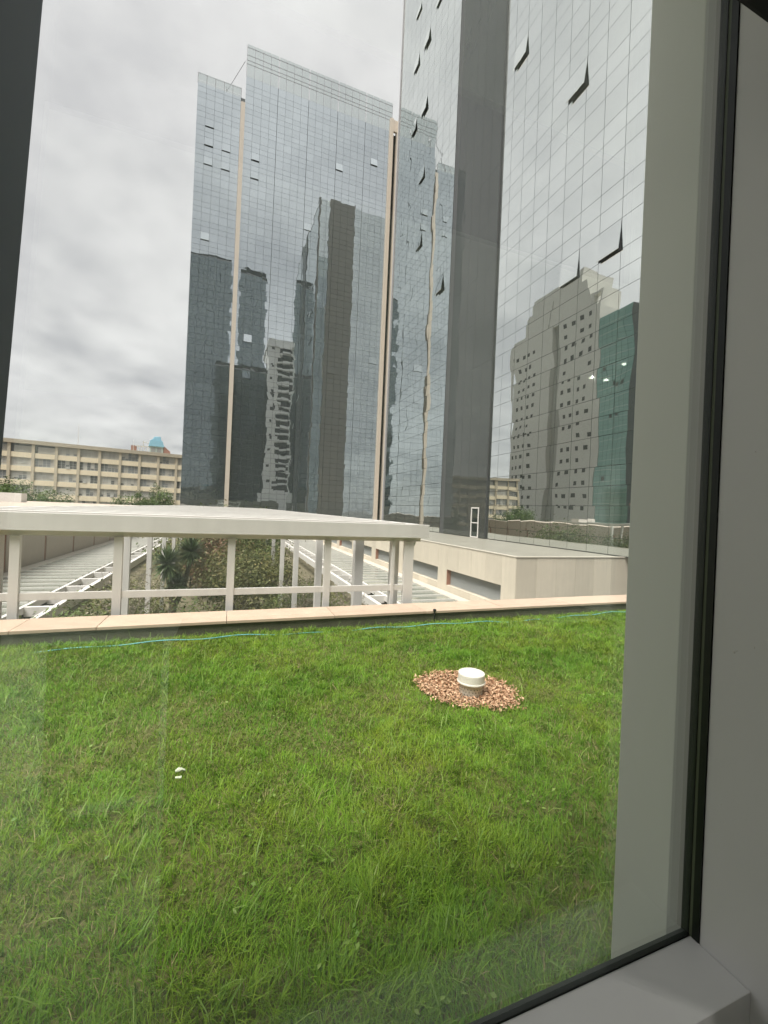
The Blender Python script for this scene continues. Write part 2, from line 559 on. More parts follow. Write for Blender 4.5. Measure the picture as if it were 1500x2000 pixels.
def blades_mesh(name, mat, base, ang, lean, length, width, rnd, bend=1.0, parent=None, origin=(0, 0, 0)):
    """Grass blades: two quads and a tip each, curving over."""
    n = len(base)
    d = np.stack([np.cos(ang), np.sin(ang), np.zeros(n)], 1)
    sd = np.stack([-np.sin(ang), np.cos(ang), np.zeros(n)], 1)
    b = np.asarray(base, float) - np.asarray(origin, float)
    out = np.zeros((n, 7, 3))
    tw = rng.normal(size=n) * 0.5
    sd = sd * np.cos(tw)[:, None] + np.array([0, 0, 1]) * np.sin(tw)[:, None] * 0.4
    for i, t in enumerate((0.0, 0.4, 0.75)):
        h = length * t * np.cos(lean * t * bend)
        r = length * t * np.sin(lean * (0.35 + t * bend))
        p = b + d * r[:, None] + np.array([0, 0, 1]) * h[:, None]
        ww = (width * (1, 0.85, 0.5)[i] / 2)[:, None]
        out[:, 2 * i] = p - sd * ww
        out[:, 2 * i + 1] = p + sd * ww
    h = length * np.cos(lean * bend)
    r = length * np.sin(lean * (0.35 + bend))
    out[:, 6] = b + d * r[:, None] + np.array([0, 0, 1]) * h[:, None]
    v = out.reshape(-1, 3)
    base_i = (np.arange(n) * 7)[:, None]
    loops = (base_i + np.array([0, 1, 3, 2, 2, 3, 5, 4, 4, 5, 6])[None, :]).ravel().astype(np.int32)
    st = (np.arange(n)[:, None] * 11 + np.array([0, 4, 8])[None, :]).ravel().astype(np.int32)
    me = bpy.data.meshes.new(name)
    me.vertices.add(len(v))
    me.vertices.foreach_set('co', v.ravel())
    me.loops.add(len(loops))
    me.loops.foreach_set('vertex_index', loops)
    me.polygons.add(len(st))
    me.polygons.foreach_set('loop_start', st)
    me.update(calc_edges=True)
    at = me.attributes.new('rnd', 'FLOAT', 'POINT')
    at.data.foreach_set('value', np.repeat(rnd, 7).astype(np.float32))
    me.materials.append(MATS[mat])
    return lnk(bpy.data.objects.new(name, me), parent, origin)


def struct(o):
    o['kind'] = 'structure'
    return o


def zr(z):
    return z + EYE


# ------------------------------------------------------------------ large structure
GZ = -8.0
b = MB()
b.v = [(-900, -900, GZ), (900, -900, GZ), (900, 1500, GZ), (-900, 1500, GZ)]
b.f = [(0, 1, 2, 3)]
struct(b.build('ground', 'ground', None, (0, 0, GZ)))
struct(bx('roof_terrace', 'concrete', None, -9, 17.5, 0.62, 5.98, GZ + .01, -0.02))
b = MB()
b.v = [(-9, 0.62, 0), (17.5, 0.62, 0), (17.5, 5.47, 0), (-9, 5.47, 0)]
b.f = [(0, 1, 2, 3)]
struct(b.build('lawn', 'soil', None, (0, 3, 0)))
struct(bx('courtyard', 'bed_soil', None, -12.9, 12.9, 6.0, 83.0, GZ + .01, zr(-6.3)))

# parapet: mossy upstand with travertine coping stones
pw = thing('parapet_wall', (3, 5.75, 0), 'low mossy concrete parapet with pale travertine coping along the lawn', 'wall')
bx('wall', 'mossy_concrete', pw, -9, 17.5, 5.52, 5.97, -0.3, 0.128)
JO = [-9, -7.6, -6.23, -4.86, -3.49, -2.12, -1.33, 0.04, 1.41, 2.78, 4.15, 5.52, 6.89, 8.26, 9.63, 11, 12.4, 13.8, 15.2, 16.6, 17.5]
for i in range(len(JO) - 1):
    bx('coping_stone', 'coping', pw, JO[i] + .003, JO[i + 1] - .003, 5.495, 6.03, 0.130 + .0007 * (i % 3), 0.165 + .0009 * (i % 3), 0.003)

# ------------------------------------------------------------------ window wall and room around the camera
VG = 0.45
ww = thing('window_wall', (0.2, VG, 0), 'grey aluminium framed window with black gaskets seen from inside', 'window')
SILL, HEAD = zr(-0.652), zr(1.12)
mus = []
edges = [0.715 + 0.947 + 0.085 + 0.94 * k + .085 * k for k in range(0, 3)]
right_m = [0.715, 1.745, 2.775, 3.805]
left_m = [-0.322, -1.347, -2.377, -3.407]
for k, x in enumerate(right_m + left_m):
    x1 = x + 0.085
    dark = k == 4
    body, fin, bead = ('frame_dark', 'frame_dark', 'frame_dark') if dark else ('frame_grey', 'fin_grey', 'bead_grey')
    mu = bx('mullion', body, ww, x, x1, 0.285, 0.427, SILL - .5, HEAD, 0.0015)
    bx('outer_fin', fin, mu, x + .0008, x1 - .0008, 0.478, 0.58, SILL - .3, HEAD, 0.002)
    bx('glazing_bead', bead, mu, x - .001, x1 + .001, 0.4545, 0.4775, SILL - .3, HEAD)
    bx('gasket', 'gasket', mu, x - .002, x1 + .002, 0.4425, 0.4540, SILL - .02, HEAD)
    bx('seal_line', 'gasket_line', mu, x - .001, x1 + .001, 0.4375, 0.4422, SILL - .02, HEAD)
    bx('gasket', 'gasket', mu, x - .002, x1 + .002, 0.4275, 0.4372, SILL - .02, HEAD)
    if dark:
        mu.rotation_euler = (0, R(2.2), 0)
        mu['label'] = 'dark blue grey upright at the left edge'
sill_x = sorted(right_m + left_m)
for i in range(len(sill_x) - 1):
    a, c = sill_x[i] + .0875, sill_x[i + 1] - .0025
    bx('sill', 'frame_grey', ww, a - .0018, c + .0018, 0.358, 0.4405, SILL - .06, SILL, 0.0012)
    bx('sill_gasket', 'gasket', ww, a, c, 0.4410, 0.4520, SILL - .04, SILL + .0022)
    bx('outer_sill', 'fin_grey', ww, a, c, 0.4530, 0.60, SILL - .34, SILL - .26)
    bx('pane', 'window_pane', ww, a - .001, c + .001, 0.4440, 0.4500, SILL - .01, HEAD)
bx('apron', 'blind_dark', ww, -3.4, 3.89, 0.384, 0.44, zr(-1.55), SILL - .062)  # near-black colour stands in for the shadow below the sill
bx('head_rail', 'frame_grey', ww, -3.41, 3.89, 0.33, 0.56, HEAD + .002, HEAD + .12)
bx('blind_cassette', 'blind_dark', ww, -3.3, 3.7, 0.185, 0.283, zr(0.538), zr(0.70), 0.004)['label'] = 'dark roller blind box above the window'
sp = MB()
for (v_, z_, r_) in ((.397, -.187, .0016), (.3935, -.184, .0010), (.372, -.172, .0012), (.35, -.31, .0009), (.405, -.42, .0008), (.381, .11, .0008)):
    sp.lathe([(.0002, .0007), (r_ * .7, .0005), (r_, 0)], 8, (0, 0, 0))
    k0 = len(sp.v) - 24
    sp.v[k0:] = [(.7149 - z, v_ + x, zr(z_) + y * 1.3) for x, y, z in sp.v[k0:]]
sp.build('paint_specks', 'white_paint', ww)
# room shell
FL, CE = zr(-1.55), zr(1.25)
struct(bx('room_floor', 'room_tile', None, -3.6, 4.1, -5.2, 0.38, FL - .15, FL))
struct(bx('room_ceiling', 'room_white', None, -3.6, 4.1, -5.2, 0.56, CE, CE + .2))
struct(bx('room_wall_back', 'room_white', None, -3.6, 4.1, -5.3, -5.203, FL - .1, CE + .15))
struct(bx('room_wall_left', 'room_white', None, -3.7, -3.602, -5.3, 0.60, FL - .1, CE + .15))
struct(bx('room_wall_right', 'room_white', None, 4.102, 4.2, -5.3, 0.60, FL - .1, CE + .15))
pa = thing('partition_screen', (-.52, -1.5, FL), 'pale office partition mirrored faintly in the window over the left lawn', 'partition')
bx('panel', 'partition_white', pa, -.775, -.285, -1.53, -1.50, FL + .06, zr(-.70), 0.004)
bx('foot', 'frame_grey', pa, -.74, -.70, -1.70, -1.33, FL, FL + .058)
bx('foot', 'frame_grey', pa, -.36, -.32, -1.70, -1.33, FL, FL + .058)
cbn = thing('reflection_blocker', (.8, -.7, FL), 'added dark low cabinet that darkens the window reflection over the middle lawn', 'cabinet')  # unseen block added to keep the pane's reflection dark over the lawn
bx('carcass', 'cabinet_dark', cbn, -.15, 1.75, -.90, -.522, FL + .06, zr(-.45), 0.004)
bx('plinth', 'cabinet_dark', cbn, -.12, 1.72, -.87, -.56, FL, FL + .058)
for q in range(4):
    dr = bx('door', 'cabinet_dark', cbn, -.145 + q * .475, .322 + q * .475, -.520, -.502, FL + .08, zr(-.47), 0.002)
    bx('handle', 'metal', dr, .25 + q * .475, .262 + q * .475, -.500, -.488, zr(-.75), zr(-.62))
spots = []
for i, (q, lab) in enumerate((((1.045, 0.445), 'round ceiling downlight mirrored over the concrete block wall'), ((1.105, 0.446), 'round ceiling downlight mirrored at the edge of the green glass'), ((1.176, 0.508), 'round ceiling downlight mirrored highest on the green glass'))):
    zc = CE - EYE - 0.012
    t = zc / q[1]
    spots.append((q[0] * t, 2 * VG - t, lab))
spots += [(-2.3, -4.3, 'added unseen downlight at the back left to brighten the window jamb'), (-1.7, -2.6, 'added unseen downlight above the left side to brighten the window jamb')]  # two extra lamps added out of view to brighten the window frame
for lx, ly, lab in spots:
    o = thing('ceiling_downlight', (lx, ly, CE), lab, 'lamp', 'ceiling downlights of the room')
    lb = MB()
    lb.lathe([(0.001, -0.004), (0.0165, -0.004)], 24, WO[o])
    lb.build('lamp_disc', 'lamp', o)
    lb = MB()
    lb.lathe([(0.0165, -0.002), (0.018, -0.014), (0.042, -0.010), (0.044, -0.001)], 24, WO[o])
    lb.build('trim_ring', 'white_paint', o)

# ------------------------------------------------------------------ right podium with stone slabs
PT = zr(-1.9)
pod = thing('podium_block', (20, 35, GZ), 'beige stone podium with long grey louvred openings and flat roof deck', 'building')
PX0, PY0, PY1 = 13.0, 16.42, 84.0
# openings on the side face u = 13 (shaft backed by louvres)
wins = [(17.55 + 6.72 * k, 23.1 + 6.72 * k) for k in range(9)]
WZ0, WZ1 = zr(-4.42), zr(-3.45)
mb = MB()
mb.box(PX0 + .55, 39, PY0 + .06, PY1, GZ, PT - .03)
mb.build('core', 'stone_dark', pod)
ys = [PY0 + .035]
for a, c in wins:
    ys += [a, c]
ys.append(PY1)
SW = 0.035
for i in range(len(ys) - 1):
    a, c = ys[i], ys[i + 1]
    n = max(1, round((c - a) / 1.35))
    isw = i % 2 == 1
    for k in range(n):
        p, q = a + (c - a) * k / n + .007, a + (c - a) * (k + 1) / n - .007
        off = random.uniform(-.003, .003)
        if isw:
            bx('stone_slab', 'stone', pod, PX0 + off, PX0 + .5, p, q, WZ1, PT - .02)
            bx('stone_slab', 'stone', pod, PX0 + off, PX0 + .5, p, q, GZ + .02, WZ0)
        else:
            bx('stone_slab', 'stone', pod, PX0 + off, PX0 + .5, p, q, GZ + .02, PT - .02)
    if isw:
        lv = bx('window', 'hole_dark', pod, PX0 + .40, PX0 + .49, a, c, WZ0 + .002, WZ1 - .002)
        for s in range(12):
            z = WZ0 + .03 + s * (WZ1 - WZ0 - .04) / 12
            b = MB()
            b.quadbox([(PX0 + .27, a + .03, z), (PX0 + .285, a + .03, z - .006), (PX0 + .285, c - .03, z - .006), (PX0 + .27, c - .03, z), (PX0 + .335, a + .03, z + .085), (PX0 + .35, a + .03, z + .079), (PX0 + .35, c - .03, z + .079), (PX0 + .335, c - .03, z + .085)])
            b.build('louvre_slat', 'louvre', lv)
        bx('jamb', 'rust', lv, PX0 + .02, PX0 + .42, c - .028, c - .003, WZ0 + .002, WZ1 - .002)
xs = [PX0]
while xs[-1] < 38:
    xs.append(xs[-1] + 1.22)
for i in range(len(xs) - 1):
    off = random.uniform(-.003, .003)
    bx('stone_slab', 'stone', pod, xs[i] + .007, xs[i + 1] - .007, PY0 + off, PY0 + .033, GZ + .02, PT - .02)
bx('roof_deck', 'deck', pod, PX0 + .1, 39, PY0 + .1, PY1, PT - .028, PT)
bx('edge_strip', 'stone_edge', pod, PX0 - .03, 39, PY0 - .03, PY0 + .098, PT - .017, PT + .03)
bx('edge_strip', 'stone_edge', pod, PX0 - .03, PX0 + .098, PY0 + .1, PY1, PT - .017, PT + .03)

# ------------------------------------------------------------------ glass towers
PANE = {}


def pane_mesh(axis, w, h, mat):
    key = (axis, round(w, 3), round(h, 3), mat)
    if key in PANE:
        return PANE[key]
    b = MB()
    if axis == 'x':      # outer face looks to -x
        b.box(0, .03, -w / 2, w / 2, -h, 0)
    else:                # outer face looks to -y
        b.box(-w / 2, w / 2, 0, .03, -h, 0)
    me = bpy.data.meshes.new('glass_panel')
    me.from_pydata(b.v, [], b.f)
    me.materials.append(MATS[mat])
    PANE[key] = me
    return me


def facade(parent, axis, plane, cols, rows, mat, opened=(), single=300, gap=0.018, tilt=0.0009, flip=1, open_ang=6.5, score=None, wide=(), open_label=None):
    """Glass sheets between column and row lines. The nearest `single` sheets are objects, the rest one mesh."""
    cells = []
    for i in range(len(cols) - 1):
        for j in range(len(rows) - 1):
            cells.append((cols[i], cols[i + 1], rows[j], rows[j + 1]))
    opn = set()
    for (c, z) in opened:
        best = min(range(len(cells)), key=lambda k: abs((cells[k][0] + cells[k][1]) / 2 - c) + abs((cells[k][2] + cells[k][3]) / 2 - z) + (1.2 if cells[k][3] - cells[k][2] < 1.3 else 0))
        opn.add(best)
    order = sorted(range(len(cells)), key=lambda k: score(cells[k]))
    chosen = set(order[:single]) | opn
    rest = MB()
    for k, (c0, c1, z0, z1) in enumerate(cells):
        ga = gap * (2.4 if any(abs(c0 - t) < .01 for t in wide) else 1)
        gb = gap * (2.4 if any(abs(c1 - t) < .01 for t in wide) else 1)
        a, c, lo, hi = c0 + ga, c1 - gb, z0 + gap, z1 - gap
        rx, rz = random.gauss(0, tilt), random.gauss(0, tilt)
        if k in chosen:
            o = bpy.data.objects.new('open_sash' if k in opn else 'glass_panel', pane_mesh(axis, c - a, hi - lo, mat))
            mid = (a + c) / 2
            org = (plane, mid, hi) if axis == 'x' else (mid, plane, hi)
            lnk(o, parent, org)
            ang = R(open_ang * random.uniform(.8, 1.25)) if k in opn else 0
            if axis == 'x':
                o.rotation_euler = (0, ang + rx, rz)
            else:
                o.rotation_euler = (-ang - rx, 0, rz)
            if k in opn:
                o['label'] = 'sash tilted open at its lower edge'
        else:
            d = [rx * (lo - hi) / 2 + rz * (a - c) / 2, rx * (lo - hi) / 2 - rz * (a - c) / 2, -rx * (lo - hi) / 2 - rz * (a - c) / 2, -rx * (lo - hi) / 2 + rz * (a - c) / 2]
            if axis == 'x':
                f = [(plane + d[0] * flip, a, lo), (plane + d[1] * flip, c, lo), (plane + d[2] * flip, c, hi), (plane + d[3] * flip, a, hi)]
                g = [(x + .03 * flip, y, z) for x, y, z in f]
                rest.quadbox([f[0], g[0], g[1], f[1], f[3], g[3], g[2], f[2]])
            else:
                f = [(a, plane + d[0] * flip, lo), (c, plane + d[1] * flip, lo), (c, plane + d[2] * flip, hi), (a, plane + d[3] * flip, hi)]
                g = [(x, y + .03 * flip, z) for x, y, z in f]
                rest.quadbox([f[0], f[1], g[1], g[0], f[3], f[2], g[2], g[3]])
    if rest.v:
        o = rest.build('glass_panels', mat, parent)
        o['kind'] = 'stuff'


def lin(a, c, n):
    return [a + (c - a) * i / n for i in range(n + 1)]


# near tower (right), long face at u = 20 looking to -u
U2 = 20.0
T2TOP = zr(84.6)
t2 = thing('glass_tower', (30, 33, PT), 'tall mirrored glass tower at right with dark vertical band and tilted open panes', 'tower')
bx('core', 'near_back', t2, U2 + .10, 39.4, 11.1, 53.7, PT, T2TOP - .4)
rows2 = [PT + .05, zr(-0.92)]
s0 = 0.86
while s0 < 84:
    rows2 += [zr(s0), zr(s0 + 1.14), zr(s0 + 2.27)]
    s0 += 4.035
rows2 = [r for r in rows2 if r < T2TOP] + [T2TOP]
colsA = [29.22]
while colsA[-1] > 12:
    colsA.append((28.04 - 1.51 * (len(colsA) - 1)))
colsA[-1] = 11.0
colsA = sorted(colsA)
dist2 = lambda c: math.hypot(math.hypot(U2, (c[0] + c[1]) / 2), (c[2] + c[3]) / 2 - EYE) + (200 if (c[0] + c[1]) / 2 < 16.2 else 0)
facade(t2, 'x', U2, colsA, rows2, 'glass_near', [(27.4, zr(36.1)), (21.5, zr(28.2)), (21.26, zr(16.29)), (18.24, zr(16.09))], 270, score=dist2, gap=.012)
colsB = lin(37.4, 53.75, 11)
facade(t2, 'x', U2, colsB, rows2, 'glass_near', [(49.1, zr(62.8)), (46.18, zr(55.38)), (48.96, zr(55.35)), (45.99, zr(47.7)), (48.96, zr(47.77)), (43.34, zr(58.16)), (46.17, zr(40.15)), (46.13, zr(31.93)), (40.06, zr(24.16))], 20, score=dist2, gap=.012)
# dark vertical band
band = bx('dark_band', 'facade_back', t2, U2 - .10, U2 + .09, 29.28, 36.3, PT + .02, T2TOP + .5)
band['label'] = 'dark vertical band of smoked glass on the tower'
facade(band, 'x', U2 - .16, lin(29.28, 36.3, 5), rows2[:2] + rows2[2::3] + [T2TOP], 'glass_fin', (), 60, score=dist2, gap=.006, tilt=.0006)
bx('band_return', 'trim_dark', band, U2 - .15, U2 - .001, 29.235, 29.275, PT + .02, T2TOP + .5)
bx('recess', 'trim_dark', band, U2 + .03, U2 + .06, 36.31, 37.38, PT + .02, T2TOP)
door = bx('door', 'glass_dark', t2, U2 - .22, U2 - .165, 30.14, 31.2, PT + .03, zr(0.66))
for y0, y1, z0, z1 in ((30.08, 30.19, PT + .02, zr(.70)), (31.15, 31.26, PT + .02, zr(.70)), (30.19, 31.15, zr(.60), zr(.70)), (30.19, 31.15, PT + .02, PT + .12), (30.19, 31.15, zr(-.66), zr(-.58))):
    bx('door_frame', 'white_paint', door, U2 - .27, U2 - .221, y0, y1, z0, z1)
bx('corner_trim', 'trim_grey', t2, U2 - .10, U2 + .02, 53.78, 54.10, PT, T2TOP)
# far end face looking to +v (seen mirrored in the other tower)
colsN = lin(20.1, 23.0, 2)
far = lambda c: 0
for cc in (lin(20.4, 23.0, 2), lin(30.0, 39.3, 6)):
    facade(t2, 'y', 53.86, cc, rows2[::1], 'glass_near', (), 0, score=far, flip=-1)
bx('end_band', 'tower_brown', t2, 23.0, 30.0, 53.75, 54.5, PT, T2TOP + .4)
bx('corner_pier', 'tower_brown', t2, 20.05, 20.38, 53.75, 54.05, PT, T2TOP + .3)
bx('roof_rim', 'trim_grey', t2, U2 - .05, 39.5, 11, 53.8, T2TOP - .38, T2TOP - .1)

# far tower (left), face at v = 84 looking to -v
V1 = 84.0
t1 = thing('glass_tower', (14, 95, GZ), 'wide bluish mirrored office tower with lower left wing and beige pilasters', 'tower')
T1M, T1W = zr(87.0), zr(78.4)
bx('core', 'tower_back', t1, 0.02, 29.5, V1 + .10, V1 + 24, GZ, zr(80.9))
bx('wing_core', 'tower_back', t1, -8.15, -0.02, V1 + .10, V1 + 18, GZ, zr(76.6))
rows1 = []
s0 = 80.9 - 3.45 * 26
while s0 < 80.8:
    rows1 += [zr(s0), zr(s0 + .97), zr(s0 + 1.94)]
    s0 += 3.45
rows1.append(zr(80.9))
cols1 = lin(0.0, 29.5, 20)
wide1 = cols1[4::4]
d1 = lambda c: abs((c[2] + c[3]) / 2 - zr(26)) + abs((c[0] + c[1]) / 2 - 12) * .05 - (1.0 if c[3] - c[2] > 1.2 else 0) * 40
facade(t1, 'y', V1, cols1, rows1, 'glass_far', [(2.6, zr(66.66)), (2.55, zr(63.23)), (19.14, zr(70.16)), (26.55, zr(73.36)), (13.02, zr(56.2)), (2.36, zr(31.27)), (1.55, zr(26.07)), (26.61, zr(30.99)), (19.04, zr(27.44))], 230, gap=.016, score=d1, wide=wide1, open_ang=7)
rowsw = [r for r in rows1 if r < zr(76.6)] + [zr(76.6)]
colsw = lin(-8.2, -0.75, 5)
facade(t1, 'y', V1, colsw, rowsw, 'glass_far', [(-5.98, zr(70.2)), (-5.98, zr(66.88)), (-5.98, zr(63.18)), (-2.9, zr(66.58)), (-2.9, zr(63.23)), (-5.98, zr(49.22))], 60, gap=.016, score=d1, open_ang=7)
# open screens above the roofs: the sky shows through the clear sheets
facade(t1, 'y', V1, cols1, [zr(80.9), zr(83.3), zr(84.0), zr(84.95), zr(86.4), T1M], 'glass_parapet', (), 0, gap=.05, score=far, wide=wide1)
for z in (80.9, 83.3, 84.0, 84.95, 86.4):
    bx('screen_rail', 'trim_grey', t1, 0.0, 29.5, V1 + .035, V1 + .12, zr(z) - .035, zr(z) + .035)
for c in cols1:
    bx('screen_post', 'trim_grey', t1, c - .025, c + .025, V1 + .125, V1 + .2, zr(80.9), T1M)
facade(t1, 'y', V1, colsw, [zr(76.6), zr(77.0), T1W], 'glass_parapet', (), 0, gap=.05, score=far)
for c in colsw:
    bx('screen_post', 'trim_grey', t1, c - .04, c + .04, V1 + .04, V1 + .14, zr(76.6), T1W)
bx('screen_rail', 'trim_grey', t1, -8.2, -.75, V1 + .145, V1 + .2, T1W - .1, T1W)
bx('pilaster', 'tower_stone', t1, -0.74, 0.02, V1 - .35, V1 + .098, GZ, zr(75.6))
# end pier with dark slot
bx('pier', 'tower_stone', t1, 28.95, 29.75, V1 - .4, V1 + .095, GZ, zr(83.5))
bx('slot', 'facade_back', t1, 29.76, 30.55, V1 + .6, V1 + 1.2, GZ, zr(80.9))
bx('pier_cap', 'tower_stone', t1, 29.76, 30.55, V1 - .35, V1 + .09, zr(80.9), zr(83.3))
bx('return_wall', 'tower_stone', t1, 30.56, 33.5, V1 - 4.5, V1 + .9, GZ, zr(83.2))
b = MB()
b.tube([(-3.6, V1 + 2, zr(78)), (-0.3, V1 + 1, zr(84.5))], .05, 5)
b.tube([(-3.4, V1 + 2, zr(76.6)), (-3.4, V1 + 2, zr(79.3))], .09, 5)
b.build('stay_cable', 'trim_grey', t1)

# ------------------------------------------------------------------ white pergola behind the parapet
per = thing('pergola', (0, 10, zr(-6.3)), 'white painted pergola with deep fascia and slender posts behind the parapet', 'pergola')
PB, PTT = zr(-0.405), zr(-0.19)
bx('fascia', 'white_paint', per, -6.2, 3.105, 6.14, 6.24, PB, PTT, 0.004)
bx('soffit', 'white_paint', per, -6.1, 3.0, 6.242, 6.52, PB - .065, PB + .02)
bx('fascia', 'white_paint', per, 3.0, 3.10, 6.525, 40, PB, PTT, 0.004)
for x in (-6.15, -4.1, -2.37, -1.30, 0.07, 1.445, 2.515, 2.79):
    wd = 0.026 if x == 2.515 else .05 if x > -4 and x != 2.79 else .082
    bx('post', 'white_paint', per, x - wd, x + wd, 6.21, 6.27, zr(-6.3), PB - .066, 0.003)
bx('post', 'white_paint', per, 2.57, 2.70, 6.42, 6.54, zr(-6.3), PB - .066, 0.003)
bx('post', 'white_paint', per, -2.82, -2.58, 6.36, 6.50, zr(-6.3), PB - .066, 0.003)
bx('rail', 'white_paint', per, -6.2, 2.7, 6.222, 6.262, zr(-1.262), zr(-1.17), 0.003)
for v in (6.9, 7.7, 8.6, 9.7, 11, 12.5, 14, 16, 18, 20.5, 23, 26, 30, 34, 39):
    bx('rafter', 'white_paint', per, -3.5, 2.995, v, v + .16 + v * .012, zr(-.36), PTT + .004, 0.004)
bx('fascia', 'white_paint', per, -3.62, -3.51, 6.525, 40, PB, PTT, 0.004)
for v in (9.0, 13.3, 18.0, 22.7, 27.4, 32):
    bx('post', 'white_paint', per, 2.72, 2.92, v, v + .2, zr(-6.3), PB, 0.004)
    if v > 12:
        bx('post', 'white_paint', per, -3.45, -3.25, v + 4, v + 4.2, zr(-6.3), PB, 0.004)
# small metal chime hanging under the end of the fascia
ch = thing('hanging_chime', (2.93, 6.3, PB), 'small shiny metal chime hanging below the right end of the white pergola', 'chime')
b = MB()
b.tube([(2.935, 6.28, PB), (2.925, 6.28, PB - .045)], .0025, 5)
b.build('cord', 'black_plastic', ch)
b = MB()
b.lathe([(.001, .022), (.012, .012), (.015, 0), (.010, -.012), (.001, -.018)], 12, (2.92, 6.28, PB - .065))
b.build('bead', 'black_plastic', ch, smooth=True)
b = MB()
b.tube([(2.915, 6.28, PB - .08), (2.905, 6.28, PB - .15)], [.012, .004], 8)
b.tube([(2.93, 6.29, PB - .08), (2.922, 6.29, PB - .125)], [.009, .005], 8)
b.build('chime_tube', 'metal', ch)

# ------------------------------------------------------------------ glass canopies on both sides of the courtyard
CZ = zr(-4.85)


def canopy(name, xb, xg, xw, y0, y1, label, step):
    t = thing(name, ((xb + xw) / 2, (y0 + y1) / 2, zr(-6.3)), label, 'canopy')
    s = 1 if xw > xb else -1
    def B(n, m_, xa, xc, *r):
        return bx(n, m_, t, min(xa, xc), max(xa, xc), *r)
    B('edge_beam', 'white_paint', xb - s * .12, xb + s * .12, y0, y1, CZ - .45, CZ + .05)
    B('inner_beam', 'white_paint', xg - s * .08, xg + s * .08, y0, y1, CZ - .30, CZ + .01)
    B('wall_gutter', 'planter', xw - s * .75, xw - s * .02, y0, y1, CZ - .12, CZ + .05)
    y = y0 + .5
    while y < y1 - .3:
        B('crosspiece', 'white_paint', xb + s * .121, xg - s * .081, y, y + .22, CZ - .42, CZ - .004)
        y += step * 2
    y = y0
    while y < y1 - step:
        B('rafter', 'white_paint', xg + s * .081, xw - s * .58, y, y + .07, CZ - .04, CZ + .075)
        B('glass_sheet', 'glass_roof', xg + s * .081, xw - s * .751, y + .074, y + step - .004, CZ - .005, CZ + .012)
        y += step
    y = y0 + 2
    while y < y1:
        B('post', 'white_paint', xg - s * .1, xg + s * .1, y, y + .2, zr(-6.3), CZ - .301)
        y += 6.72
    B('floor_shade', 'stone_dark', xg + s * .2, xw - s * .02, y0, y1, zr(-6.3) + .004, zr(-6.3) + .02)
    return t


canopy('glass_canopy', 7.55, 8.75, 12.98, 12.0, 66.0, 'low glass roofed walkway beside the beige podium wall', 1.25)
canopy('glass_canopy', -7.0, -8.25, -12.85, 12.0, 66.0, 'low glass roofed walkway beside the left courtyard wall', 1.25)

# left courtyard wall / podium
lp = thing('podium_wall', (-16, 38, GZ), 'pinkish rendered courtyard wall with rusty streaked joints at left', 'wall')
bx('core', 'left_wall', lp, -30, -13.15, 6.0, 83, GZ, zr(-0.75))
y = 8.0
while y < 80:
    off = random.uniform(0, .006)
    bx('panel', 'left_wall', lp, -13.14, -13.0 + off, y, y + 5.9, GZ + .02, zr(-2.45))
    bx('panel', 'left_wall', lp, -13.14, -13.02 + off, y, y + 5.9, zr(-2.43), zr(-0.72))
    bx('rust_joint', 'rust', lp, -13.14, -13.035, y + 5.91, y + 6.24, zr(-4.8), zr(-2.4) + (y % 5) * .12)
    y += 6.25
bx('parapet_block', 'white_paint', lp, -27.0, -23.2, 62.0, 63.5, zr(-0.74), zr(0.35))

# ------------------------------------------------------------------ yellow office block at left
YA, YR = (-50.7, 127.9), math.atan2(6.8, 35.7)
yb = thing('office_building', (YA[0], YA[1], GZ), 'long cream and yellow office block with ribbon windows behind the trees', 'building')
yb.rotation_euler = (0, 0, YR)
BAY, ST = 4.6, 3.4
ZTOP = 14.0
WO[yb] = Vector((0, 0, 0))        # parts are laid out in the block's own frame


def yl(name, mat, x0, x1, y0, y1, z0, z1, parent=None):
    return bx(name, mat, parent or yb, x0, x1, y0, y1, z0 + EYE - GZ, z1 + EYE - GZ)


X0, X1 = -2 * BAY, 12 * BAY
yl('wall', 'yellow_pier', X0, X1, .45, 14, -9.5, 13.2)
yl('roof', 'roof_slab', X0 - .8, X1 + .8, -.45, 14.5, 13.05, 14.0)
for k in range(-2, 13):
    yl('pier', 'yellow_pier', k * BAY - .30, k * BAY + .30, -.14, .44, -9.5, 13.04)
for f in range(7):
    zt = 13.04 - f * ST            # window head
    zs = zt - 2.12                 # window sill
    for k in range(-2, 12):
        a, c = k * BAY + .31, (k + 1) * BAY - .31
        yl('spandrel', 'yellow_render', a, c, .0, .44, zs - 1.27, zs - .005)
        if f == 0 and k < 2:
            fr = yl('window', 'win_dark', a, c, .38, .44, zs, zt - .01)
            yl('blind', 'win_blind', a + .6, c, .32, .375, zs + .1, zt - .5, fr)
            continue
        fr = yl('window', random.choice(['win_dark', 'win_dark', 'win_blind']), a, c, .36, .44, zs, zt - .01)
        nb = 5
        for q in range(nb):
            p0, p1 = a + (c - a) * q / nb, a + (c - a) * (q + 1) / nb
            yl('mullion', 'win_frame', p0 - .04, p0 + .04, .28, .355, zs + .002, zt - .012, fr)
            if random.random() < (.72 if f != 1 else .3):
                h = random.choice((1.0, 1.0, .75, .5))
                yl('blind', 'win_blind', p0 + .06, p1 - .06, .32, .352, zt - 2.08 * h, zt - .03, fr)
        for hz in (.33, .66):
            yl('transom', 'win_frame', a, c, .29, .35, zs + 2.12 * hz - .03, zs + 2.12 * hz + .03, fr)
        yl('sill', 'win_frame', a, c, .27, .358, zs + .003, zs + .09, fr)
